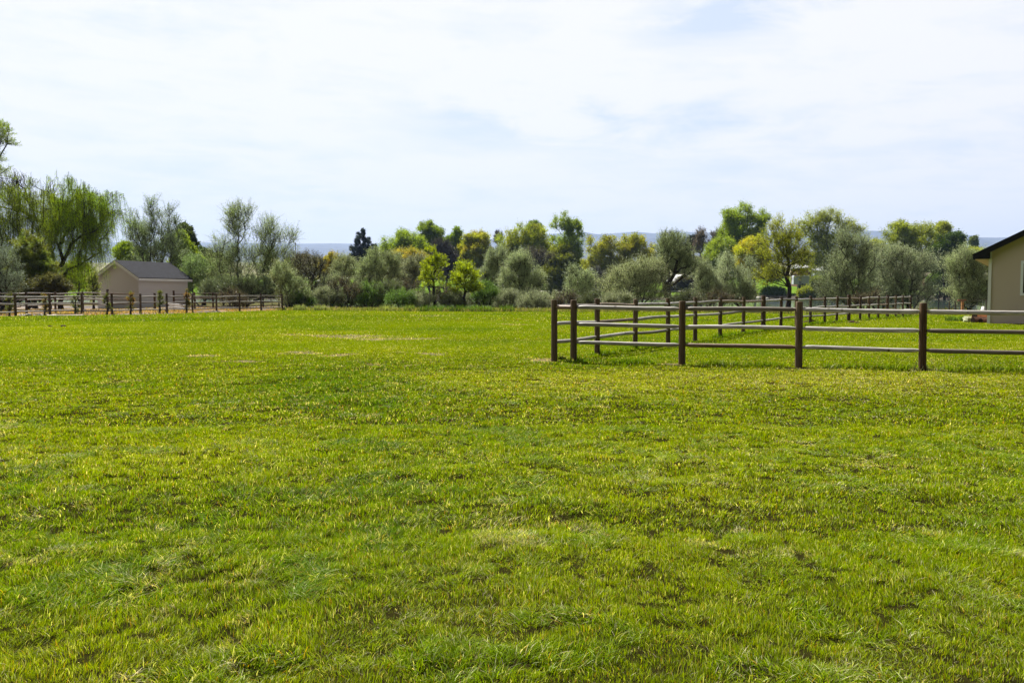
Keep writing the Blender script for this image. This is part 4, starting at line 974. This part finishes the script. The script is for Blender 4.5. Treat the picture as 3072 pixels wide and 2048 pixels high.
    # ---- belt of far trees closing the gaps in the middle and left
    belt = [(640, 790, 40, 30, (.13, .15, .06)), (935, 800, 46, 26, (.15, .14, .10)), (1040, 800, 44, 20, (.13, .15, .08)), (1130, 800, 40, 18, (.14, .16, .08)), (1290, 805, 44, 26, (.12, .11, .06)), (1350, 810, 44, 26, (.13, .12, .05)),
            (1460, 800, 44, 30, (.16, .15, .05)), (1640, 820, 36, 26, (.11, .12, .04)), (1750, 805, 30, 20, (.14, .17, .06)), (1965, 815, 36, 26, (.10, .12, .03)), (2060, 790, 46, 26, (.12, .13, .06)), (2120, 800, 40, 20, (.12, .13, .05)), (2300, 815, 50, 20, (.12, .15, .03)),
            (2430, 775, 30, 16, (.17, .18, .06)), (2560, 790, 50, 20, (.13, .15, .05)), (2620, 800, 46, 26, (.11, .13, .05)), (2780, 790, 46, 26, (.05, .07, .03)), (2960, 790, 40, 20, (.13, .15, .06))]
    LBL = ['behind the mid green bush by the shed', 'behind the dark twiggy bush', 'below the dark conifers', 'below the narrower conifer', 'behind the slender yellow tree', 'behind the bushy young tree', 'left of the broad olive green tree', 'right under the broad olive green tree', 'between the poplars and the leafy pair',
           'between the leafy pair and the single trunk olive', 'under the small near black conifer', 'under the grey leafless tree', 'under the orange yellow tree', 'left under the umbrella tree', 'right under the umbrella tree', 'behind the boughs over the water', 'under the dark green round tree', 'behind the olive at the house corner']
    for i, (x, y, rx, ry, c) in enumerate(belt):
        p('background_tree', 'low hazy olive brown tree ' + LBL[i], 'tree', x, 330 + (i * 37) % 40, [(x - rx * .4, y, rx * .7, ry), (x + rx * .45, y + 6, rx * .6, ry * .85)], 'broad', c, 'low trees filling the far bank', dens=1.2, seed=120 + i)
    # ---- scrub belt along the lawn's far edge
    scrub = [(905, 905, 30, 14, 'g'), (940, 895, 34, 20, 'b'), (985, 890, 30, 18, 's'), (1010, 905, 26, 14, 'g'), (1040, 880, 40, 24, 'b'), (1075, 900, 30, 18, 'd'), (1110, 890, 34, 22, 'g'), (1140, 905, 28, 16, 's'), (1165, 885, 36, 24, 'd'), (1205, 900, 32, 18, 'g'),
             (1235, 888, 34, 24, 'b'), (1265, 905, 28, 16, 's'), (1335, 890, 34, 22, 'b'), (1365, 905, 30, 16, 'd'), (1430, 895, 34, 22, 's'), (1455, 880, 28, 20, 'g'), (1490, 905, 34, 20, 'd'), (1525, 905, 30, 18, 's'), (1600, 905, 34, 20, 's'), (1640, 905, 28, 16, 's'),
             (1690, 905, 28, 14, 'b'), (1780, 908, 34, 14, 'd'), (1850, 905, 34, 16, 's'), (2060, 905, 40, 16, 'd'), (2140, 905, 44, 14, 'b'), (700, 900, 30, 16, 'b'), (2600, 905, 40, 14, 'b'), (870, 915, 22, 10, 's')]
    KC = {'g': ((.10, .16, .03), 'green'), 'b': ((.13, .11, .06), 'brown'), 's': ((.18, .19, .12), 'sage grey'), 'd': ((.075, .085, .04), 'dark')}
    NEAR = ['at the end of the left fence', 'right of the fence end', 'below the small olive bush', 'third clump from the fence end', 'under the pale twiggy olive', 'at the lawn below the conifers', 'under the grey green olive', 'lawn side, below the narrower conifer', 'under the finely twigged olive', 'between that olive and the slender tree',
            'behind the slender tree trunk, left', 'left foot of the slender tree', 'between the two young yellow trees', 'left foot of the bushy young tree', 'right foot of the bushy young tree', 'between the bushy young tree and the upright olive', 'under the upright olive', 'left under the wide olive bush', 'right under the wide olive bush', 'just left of the corner posts',
            'over the corner posts', 'right of the small silver olive', 'left under the domed olive', 'under the single trunk olive', 'under the olive right of the single trunk', 'behind the last bays of the left fence', 'behind the side fence under the tall olive', 'small one closest to the fence end']
    for i, (x, y, rx, ry, k) in enumerate(scrub):
        x = min(x, 5000); Yd = float(lawn_edge((x - 1536) / F * 80, 80)) + 5 + (i * 5) % 9
        p('scrub_bush', 'low %s scrub bush %s' % (KC[k][1], NEAR[i]), 'bush', x, Yd, [(x, y, rx * 1.2, ry * 1.3), (x + rx * .5, y + ry * .4, rx * .9, ry * .7), (x - rx * .6, y + ry * .4, rx * .7, ry * .6)], 'bare' if k in 'b' else 'olive', KC[k][0], 'scrub along the lawn edge', dens=1.5 if k == 'b' else 1.0, seed=160 + i, twig=.9, stems=5)
forest()
# ------------------------------------------------------------------ small plants, lumber, logs, far shore things
def blade_stuff(name, label, spots, hmin, hmax, w, cols, lean=.35, cat=None, kind='stuff', group=None, seg=2):
    """spots: list of (x, y, radius, count); cols: list of albedos"""
    X = []; Y = []
    for x, y, r, n in spots:
        a = rng.random(n) * 2 * math.pi; q = r * np.sqrt(rng.random(n)); X.append(x + np.cos(a) * q); Y.append(y + np.sin(a) * q)
    x = np.concatenate(X); y = np.concatenate(Y); n = len(x)
    c = np.array(cols)[rng.integers(0, len(cols), n)] * (.7 + .6 * rng.random(n))[:, None]
    z = hz(x, y) + micro(x, y) - .01
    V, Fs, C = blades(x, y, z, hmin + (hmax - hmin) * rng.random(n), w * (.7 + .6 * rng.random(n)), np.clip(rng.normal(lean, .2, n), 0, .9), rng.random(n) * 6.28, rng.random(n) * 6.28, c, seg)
    if kind == 'stuff':
        o = mesh_obj(name, V, Fs, M_grass, col=C); return tag(o, kind='stuff', label=label)
    cx, cy = spots[0][:2]; off = np.array([cx, cy, hzp(cx, cy)], np.float32)
    o = mesh_obj(name, V - off, Fs, M_grass, col=C); o.location = [float(v) for v in off]
    return tag(o, label, cat, group)

def edge_pt(px, back=0.0):
    k = (px - 1536) / F; Y = float(np.interp(k, LE_T, LE_Y)) + back; return k * Y, Y
def small_plants():
    sp = []
    for px in range(845, 2480, 7):
        for b in (0, .8, 1.8, 3):
            x, y = edge_pt(px + rng.uniform(-4, 4), b + rng.uniform(-.2, .6)); sp.append((x, y, .5, int(rng.integers(8, 34))))
    blade_stuff('tall_grass', 'uneven fringe of weeds and tall grass along the far lawn edge', sp, .15, .5, .05, [(.11, .17, .03), (.20, .23, .10), (.16, .22, .03), (.30, .26, .15), (.26, .29, .18)])
    sp = []
    for i in range(700):
        px = rng.uniform(-300, 845); x, y = edge_pt(px, rng.uniform(0, 24)); sp.append((x, y, .6, int(rng.integers(3, 22))))
    blade_stuff('dry_grass', 'dry tan and rusty grass inside the paddock', sp, .08, .32, .045, [(.38, .22, .09), (.45, .33, .18), (.36, .28, .15), (.14, .17, .03)])
    sp = []
    for i in range(500):
        px = rng.uniform(1650, 3000); x, y = edge_pt(px, rng.uniform(0, 20)); sp.append((x, y, .8, int(rng.integers(4, 20))))
    blade_stuff('bank_grass', 'rough dry grass on the strip between lawn and river', sp, .12, .42, .05, [(.13, .13, .06), (.22, .20, .11), (.09, .13, .02), (.10, .09, .04)])
    # iris like clumps at the lawn edge
    for px, r, c, lab in ((1165, .9, (.20, .25, .12), 'pale leafy weed clump on the lawn edge below the conifers'), (1228, .6, (.13, .19, .06), 'small green weed clump left of the slender tree'), (1283, 1.0, (.055, .11, .02), 'dark green grass tuft at the foot of the slender tree'),
                          (1325, 1.0, (.07, .14, .03), 'green grass tuft right of the slender tree'), (1372, 1.0, (.05, .10, .02), 'dark grass tuft left of the bushy young tree'), (1420, .9, (.09, .16, .03), 'green grass tuft right of the bushy young tree'),
                          (1460, .8, (.10, .17, .03), 'fresh green tuft under the upright olive'), (1520, .8, (.07, .13, .02), 'dark green tuft left of the corner posts'), (900, .7, (.18, .23, .13), 'grey leaved weed clump near the end of the left fence'), (960, .7, (.17, .22, .13), 'grey leaved weed clump below the small olive bush')):
        x, y = edge_pt(px, .5)
        blade_stuff('grass_tuft', lab, [(x, y, r * .8, 300)], .2, .8, .05, [c, tuple(v * 1.3 for v in c)], cat='grass tuft', kind='thing', group='tufts on the far lawn edge')
    # plant by the logs
    p0 = P(2868, 958, 48.5)
    blade_stuff('leafy_plant', 'low leafy green plant left of the logs by the house', [(p0.x, p0.y, .55, 500)], .12, .42, .045, [(.08, .16, .03), (.12, .2, .04)], cat='plant', kind='thing')
    # dark weed between the two corner posts
    g = G(1687, 1078)
    blade_stuff('small_weed', 'dark leafy weed between the two corner posts', [(g.x, g.y + .05, .085, 160)], .05, .16, .018, [(.02, .035, .012), (.03, .05, .015)], cat='weed', kind='thing', lean=.5)
    # saplings planted along the left fence
    for i, (px, off, h) in enumerate(((28, 1.2, 68), (136, 1.0, 66), (226, 1.2, 60), (322, 1.2, 62), (393, 1.3, 64), (479, 1.6, 70), (560, 2.0, 66))):
        x, y = edge_pt(px, off + .6); Yd = y
        by = 950 - (px * .018)
        plant('sapling', 'young thin sapling in the paddock, number %s from the left' % ('one', 'two', 'three', 'four', 'five', 'six', 'seven')[i] if False else
              ('young sapling behind the left fence, ' + ('nearest the frame edge', 'before the black thicket', 'before the big willow', 'at the left corner of the shed', 'before the gable wall', 'beside the leaning white rails', 'at the right corner of the shed')[i]), 'sapling',
              px, Yd, [(px, by - h * .62, 9, h * .36), (px + 3, by - h * .3, 8, h * .2)], 'light', (.10, .12, .03), 'saplings along the left fence', dens=.5, seed=300 + i, n=16, leaf=.7, col2=(.22, .13, .04) if i in (1, 4, 6) else None, twig=.55)
small_plants()

M_board = simple('bleached_board', (.42, .36, .29), .8, .3, 5, .3, .2, stretch=(1, 6, 6))
def lumber():
    # pale rails leaning in a fan against the rear fence, and boards lying on the ground
    def bar(name, a, b, r, label, cat, group, mat, flat=False):
        a = Vector(a); b = Vector(b); c = (a + b) / 2; L = (b - a).length
        m = MB()
        if flat: m.box((0, 0, 0), (L, r * 2.4, r * .7))
        else: m.tube([(-L / 2, 0, 0), (-L / 4, .01, .01), (0, 0, .015), (L / 4, -.01, .01), (L / 2, 0, 0)], [r, r * 1.03, r, r * .97, r * .94], n=10, rough=.06, seed=int(abs(a.x * 10)))
        o = m.build(name, mat, None, smooth=not flat); o.location = c; o.rotation_euler = (b - a).normalized().to_track_quat('X', 'Z').to_euler()
        return tag(o, label, cat, group)
    Yb = 79
    def Q(px, py, Y): return P(px, py, Y)
    zz = lambda px, Y: hzp((px - 1536) * Y / F, Y)
    for i, (x0, y0, x1, y1, lab) in enumerate(((489, 910, 549, 915, 'topmost'), (505, 912, 574, 919, 'second'), (508, 917, 572, 921, 'third'), (505, 922, 560, 925, 'lowest'))):
        a = Q(x0, y0, 78 + i * .25); b = Q(x1, y1, 77.4 + i * .25)
        bar('spare_rail', a, b, .055, '%s pale rail in the stack before the shed\'s right end' % lab, 'rail', 'spare rails stacked in the paddock', M_railw)
    # the trestle the rails rest on
    t = empty('trestle', (Q(508, 925, 78).x, 78, zz(508, 78)), 'dark low trestle under the stacked pale rails', 'trestle')
    for nm, dx in (('leg', -.25), ('leg', 1.4)):
        m = MB(); top = Q(508, 924, 78).z - zz(508, 78)
        m.tube([(dx - .2, 0, -.1), (dx, 0, top)], .06, 8); m.tube([(dx + .2, 0, -.1), (dx, 0.02, top)], .06, 8); m.build(nm, M_postdark, t)
    m = MB(); m.tube([(-.5, 0, Q(508, 926, 78).z - zz(508, 78) - .02), (1.7, 0, Q(508, 926, 78).z - zz(508, 78) - .02)], .05, 8); m.build('beam', M_postdark, t)
    for i, (px, Y, L, ang, lab) in enumerate(((195, 60.2, 2.2, .25, 'long pale board lying behind the third left fence post'), (172, 60.8, 1.1, -.4, 'short pale board beside the long one'), (208, 61.5, 1.8, .1, 'thin pale board behind the long one'), (115, 61.5, 3.0, .05, 'brown weathered board on the gravel by the second post'),
                                              (608, 73.2, 2.6, .15, 'white board on the ground behind the fence, right of the shed'), (622, 73.9, 2.2, .08, 'second white board on the ground right of the shed'), (95, 60.0, .9, .6, 'broken grey board by the second post'))):
        x = (px - 1536) * Y / F; m = MB(); m.box((0, 0, .06), (L, .2, .05), rx=.15); m.box((L * .1, .16, .11), (L * .7, .14, .04), rx=-.1, rz=.05)
        o = m.build('board', M_board if 'brown' not in lab and 'grey' not in lab else M_rail); o.location = (x, Y, hzp(x, Y)); o.rotation_euler = (0, 0, ang); tag(o, lab, 'board', 'boards lying in the paddock')
    # rubble of small stones by the second post
    for i, (px, Y, s) in enumerate(((85, 59.8, .22), (101, 59.9, .15), (124, 60.1, .18), (168, 60.6, .14), (228, 62.3, .13))):
        stone('rock', (px - 1536) * Y / F, Y, s, 'grey rubble stone %s' % ('left of the brown board', 'under the broken grey board', 'right of the broken grey board', 'beside the short pale board', 'past the long pale board')[i], M_stone, 'rubble stones by the left fence', 31 + i)

def stone(name, x, y, s, label, mat, group=None, seed=1, sz=.6):
    r = np.random.default_rng(seed); m = MB(); n, k = 9, 6; vs = []
    for i in range(k + 1):
        th = math.pi * i / k
        for j in range(n):
            a = 2 * math.pi * j / n; q = s * (.78 + .4 * r.random())
            vs.append((q * math.sin(th) * math.cos(a), q * .85 * math.sin(th) * math.sin(a), q * sz * math.cos(th)))
    m.add(vs, [(i * n + j, i * n + (j + 1) % n, (i + 1) * n + (j + 1) % n, (i + 1) * n + j) for i in range(k) for j in range(n)])
    o = m.build(name, mat); o.location = (x, y, hzp(x, y) + s * sz * .5); return tag(o, label, 'rock', group)
lumber()

def by_house():
    M_logbark = simple('log_bark', (.09, .05, .035), .95, .4, 10, .6, .1); M_logred = simple('peeled_log_wood', (.50, .235, .11), .8, .3, 3, .3, .2, stretch=(1, 5, 5), col2=(.22, .09, .045)); M_logend = simple('dark_log_end', (.03, .018, .012), .9, .4, 14, .3, .1)
    def log(a, b, r, side, label):
        a = Vector(a); b = Vector(b); root = empty('log', a, label, 'log', 'cut logs by the house'); d = b - a
        m = MB(); m.tube([(0, 0, 0), tuple(d * .33), tuple(d * .66), tuple(d)], [r, r * 1.02, r * .98, r], 16, rough=.10, seed=int(r * 1000)); o = m.build('log_side', side, root, smooth=False)
        e = MB(); u = d.normalized(); e.tube([tuple(-u * .012), tuple(-u * .002)], [r * .9, r * .9], 16); e.build('cut_end', M_logend, root)
    def L(px, py, Y): p = P(px, py, Y); return p
    a = L(2924, 953, 46.4); log((a.x, a.y, .36), (a.x + 1.6, a.y + .55, .36), .19, M_logred, 'reddish peeled log leaning against the house corner, upper one')
    a = L(2919, 965, 46.0); log((a.x, a.y, .15), (a.x + 1.4, a.y + .4, .15), .165, M_logbark, 'dark barked log on the grass below the reddish one')
    a = L(2942, 965, 45.8); log((a.x, a.y, .12), (a.x + .8, a.y + .5, .13), .13, M_logbark, 'small dark log in front of the reddish one')
    g = P(2905, 953, 46.8)
    stone('rock', g.x, g.y, .30, 'pale mossy rock left of the logs', simple('mossy_rock', (.50, .50, .33), .9, .3, 9, .4, .1, col2=(.25, .30, .12)), None, 5, .8)
    g = P(2953, 915, 66)
    stone('rock', g.x, g.y, .32, 'white boulder at the water near the house', simple('white_rock', (.75, .74, .72), .8, .1, 9, .3), None, 6, 1.2)
    # rusty steel frame of an old gate standing on the bank
    M_rust = simple('rusty_steel', (.30, .13, .06), .8, .4, 9, .3, .3)
    Y = 67; z = hzp(P(2912, 920, Y).x, Y); x0 = P(2898, 0, Y).x; x1 = P(2922, 0, Y).x; zt = P(0, 903, Y).z
    r = empty('gate_frame', (P(2912, 0, Y).x, Y, z), 'rusty post with short crossbeam standing on the river bank', 'gate post')
    m = MB(); m.box((0, 0, (zt - z) / 2 - .1), (.16, .16, zt - z + .2)); m.build('post', simple('orange_wood', (.42, .20, .07), .8, .3, 6, .2), r, bevel=.01)
    m = MB(); m.box(((x0 + x1) / 2 - r.location.x, 0, zt - z + .06), (x1 - x0, .14, .11)); m.build('crossbeam', M_rust, r, bevel=.01)
    # wire fence of the bank: steel post, two wooden stubs and a strand
    wf = empty('wire_fence', (P(2815, 0, 65).x, 65, hzp(P(2815, 0, 65).x, 65)), 'thin wire fence on the river bank with a leaning steel post', 'wire fence')
    def loc(px, Y): x = (px - 1536) * Y / F; return x - wf.location.x, Y - 65, hzp(x, Y) - wf.location.z
    for px, tpx, ty, rad, mat in ((2812, 2820, 870, .035, M_black), (2848, 2848, 905, .045, M_postdark), (2866, 2866, 903, .06, M_barkg), (2958, 2958, 899, .05, M_barkg)):
        x, y, z = loc(px, 65); t = P(tpx, ty, 65)
        m = MB(); m.tube([(x, y, z - .2), (t.x - wf.location.x, y, t.z - wf.location.z)], rad, 7); m.build('fence_post', mat, wf)
    m = MB()
    for zpx in (904, 918):
        a = P(2812, zpx, 65) - Vector(wf.location); b = P(2975, zpx - 5, 65) - Vector(wf.location)
        m.tube([a, (a + b) / 2 - Vector((0, 0, .03)), b], .012, 5)
    m.build('wire', M_barkg, wf)
by_house()

def far_shore():
    M_wall1 = simple('pale_siding', (.36, .40, .42), .8, .08, 2, 0); M_roofw = simple('white_metal_roof', (.72, .73, .75), .4, .05, 1, 0, .5); M_roofb = simple('brown_roof', (.30, .22, .19), .9, .15, 1, 0); M_roofd = simple('dark_roof', (.05, .05, .055), .8, .2, 1, 0); M_brick = simple('red_brown_wall', (.17, .09, .06), .9, .2, 2, 0)
    def cottage(px0, px1, ytop, yeave, ybase, Y, label, wall, roof, ang=0.0):
        x0 = (px0 - 1536) * Y / F; x1 = (px1 - 1536) * Y / F; zt = P(0, ytop, Y).z; ze = P(0, yeave, Y).z; zb = min(P(0, ybase, Y).z, hzp((x0 + x1) / 2, Y))
        w = x1 - x0; d = 13.0; root = empty('cottage', (x0, Y, zb), label, 'house', 'cottages across the river', ang)
        m = MB(); h = ze - zb; m.box((w / 2, d / 2, h / 2 - .5), (w - .6, d - .6, h + 1)); m.build('wall', wall, root)
        r = MB(); k = zt - ze
        r.add([(0, 0, h), (w, 0, h), (w, d, h), (0, d, h), (.1, d / 2, h + k), (w - .1, d / 2, h + k), (0, 0, h - .18), (w, 0, h - .18), (w, d, h - .18), (0, d, h - .18)],
              [(0, 1, 5, 4), (2, 3, 4, 5), (0, 4, 3), (1, 2, 5), (0, 6, 7, 1), (3, 2, 8, 9), (0, 3, 9, 6), (1, 7, 8, 2), (6, 9, 8, 7)]); r.build('roof', roof, root)
        for i in range(max(1, int(w / 3.2))):
            f = MB(); cx = (i + .5) * w / max(1, int(w / 3.2)); f.box((cx, .27, h * .55), (1.2, .1, 1.1)); fo = f.build('window', M_winframe, root)
            g = MB(); g.box((cx, .23, h * .55), (1.0, .06, .9)); g.build('pane', M_glass, fo)
        return root
    cottage(2398, 2450, 793, 803, 842, 352, 'cottage with a white metal roof behind the trailer', M_brick, M_roofw)
    cottage(2440, 2500, 799, 812, 842, 348, 'long pale blue grey cottage right behind the trailer', M_wall1, simple('grey_roof', (.30, .32, .34), .8, .1, 1, 0))
    cottage(2784, 2836, 817, 828, 862, 331, 'cottage with a pinkish brown roof by the far shore', M_brick, M_roofb)
    cottage(2866, 2925, 783, 790, 815, 380, 'white roofed cottage behind the olive at the house corner', M_wall1, M_roofw)
    cottage(1694, 1762, 800, 812, 850, 345, 'dark flat roofed cottage behind the small silver olive', M_brick, M_roofd)
    cottage(2012, 2092, 822, 848, 866, 341, 'boathouse with a broad white roof behind the single trunk olive', M_roofd, M_roofw)
    cottage(948, 972, 838, 843, 856, 345, 'bit of a white roof left of the conifers', M_wall1, M_roofw)
    cottage(1212, 1238, 838, 843, 856, 345, 'small white roof behind the brownish olive', M_wall1, M_roofw)
    cottage(1600, 1632, 808, 816, 850, 350, 'grey cottage glimpsed left of the poplars', M_wall1, simple('grey_roof_far', (.4, .4, .43), .8, .1, 1, 0))
    # travel trailer
    Y = 333; x0 = (2379 - 1536) * Y / F; x1 = (2444 - 1536) * Y / F; zt = P(0, 826, Y).z; z = hzp((x0 + x1) / 2, Y); w = x1 - x0; zb = P(0, 853, Y).z
    r = empty('travel_trailer', (x0, Y, z), 'pale blue grey travel trailer parked on the far shore', 'trailer'); dz = zb - z; h = zt - zb
    M_tr = simple('trailer_skin', (.60, .66, .74), .5, .06, 1, 0, .4)
    m = MB(); prof = [(0, 0), (0, h * .9), (.35, h), (w - .3, h), (w, h * .82), (w - .1, h * .45), (w - .9, 0)]
    m.prism(prof, lambda u, v: Vector((u, 0, dz + v)), lambda u, v: Vector((u, 2.4, dz + v))); m.build('body', M_tr, r, bevel=.08)
    m = MB(); m.box((w * .5, -.3, dz + h * .97), (w * .75, .5, .12)); m.build('awning', M_roofw, r)
    f = MB(); f.box((w - 1.2, -.03, dz + h * .62), (1.0, .06, .95)); fo = f.build('window', M_winframe, r); g = MB(); g.box((w - 1.2, -.08, dz + h * .62), (.8, .05, .78)); g.build('pane', M_glass, fo)
    m = MB(); m.box((w * .3, -.03, dz + h * .45), (.8, .06, h * .8)); m.build('door', simple('trailer_door', (.30, .30, .36), .6, .05, 1, 0), r)
    for dx in (.42, .55):
        m = MB(); m.tube([(w * dx, -.06, dz - .05), (w * dx, .25, dz - .05)], .38, 14); m.build('wheel', M_black, r)
    m = MB(); m.box((w * .5, 1.2, dz / 2 - .3), (w * .5, 1.8, dz + .5)); m.build('chassis', M_black, r)
    # path along the far bank
    m = MB(); zs = []
    for i in range(40):
        x = -10 + i * 2.0; zs.append((x, 337 + .3 * math.sin(i * .4)))
    m.add([(x, y, float(hz(x, y)) + .10) for x, y in zs] + [(x, y + 2.4, float(hz(x, y + 2.4)) + .10) for x, y in zs], [(i, i + 1, 41 + i, 40 + i) for i in range(39)])
    tag(m.build('path', simple('pale_gravel_path', (.42, .40, .34), .9, .1, 1, 0)), kind='structure', label='pale path along the far bank')
    # tall thin mast behind the left bushes
    Y = 340; x = (889 - 1536) * Y / F; z = hzp(x, Y); r = empty('utility_pole', (x, Y, z), 'single tall thin pole standing left of centre against the hills', 'pole')
    m = MB(); m.tube([(0, 0, -.3), (0, 0, P(0, 727, Y).z - z)], [.2, .12], 8); m.build('pole', M_barkg, r)
    m = MB(); m.box((0, 0, P(0, 731, Y).z - z), (1.1, .12, .14)); m.build('crossarm', M_barkg, r)
    for i, (px, py, Y, s, lab) in enumerate(((1651, 866, 333, .55, 'white angular rock on the far lawn'), (2275, 890, 322, 1.3, 'pale boulder at the far waterline left'), (2300, 892, 322, .9, 'smaller pale boulder beside it at the far waterline'), (2780, 889, 321, 1.2, 'pale boulder at the far waterline right'), (2795, 890, 321, .8, 'small pale boulder right of the other far one'))):
        p_ = P(px, py, Y); stone('rock', p_.x, Y, s, lab, M_stone, 'pale rocks on the far shore', 60 + i)
far_shore()

def clods():
    M_dirt = simple('dark_dirt', (.075, .05, .032), .95, .4, 10, .6, .05)
    for i, (px, py, s, lab) in enumerate(((2418, 968, .17, 'dark dirt clod left of the fifth far post of the side fence'), (2436, 967, .22, 'largest dark dirt mound in the side fence line'), (2455, 969, .14, 'small dirt clod right of the largest mound'),
                                          (2500, 968, .12, 'flat dirt clod by the middle of the side fence'), (2556, 969, .2, 'dark reddish dirt mound on the lawn inside the fence corner'), (2572, 970, .13, 'small dirt clod touching the reddish mound'),
                                          (150, 981, .12, 'dark clod on the lawn before the left fence'), (190, 981, .15, 'larger dark clod on the lawn before the left fence'))):
        g = G(px, py); o = stone('dirt_clod', g.x, g.y, s, lab, M_dirt, 'dirt clods on the lawn', 80 + i, .45); o['category'] = 'dirt clod'
    # pale trellis at the left corner of the shed
    Y = 97.6; a = P(283, 900, Y); b = P(292, 850, Y); z0 = hzp(a.x, Y); r = empty('trellis', (a.x, Y, z0), 'narrow white trellis standing at the left corner of the shed', 'trellis'); m = MB(); w = b.x - a.x; h = b.z - z0
    for x in (0, w): m.box((x, 0, h / 2), (.05, .05, h))
    for k in range(6): m.box((w / 2, 0, h * (.2 + .15 * k)), (w, .04, .05))
    m.build('lattice', M_white, r)
clods()

build_grass()

# ------------------------------------------------------------------ air
def haze():
    m = bpy.data.materials.new('haze'); m.use_nodes = True; N, L = m.node_tree.nodes, m.node_tree.links; N.clear()
    o = N.new('ShaderNodeOutputMaterial'); v = N.new('ShaderNodeVolumePrincipled')
    v.inputs['Color'].default_value = (.44, .61, .97, 1); v.inputs['Density'].default_value = HAZE; v.inputs['Anisotropy'].default_value = .25
    L.new(v.outputs[0], o.inputs['Volume'])
    b = MB(); b.box((0, 6350, 448), (31000, 13400, 908)); ob = b.build('haze', m); tag(ob, kind='stuff', label='thin blue haze over the valley')
HAZE = 0.60e-4
haze()
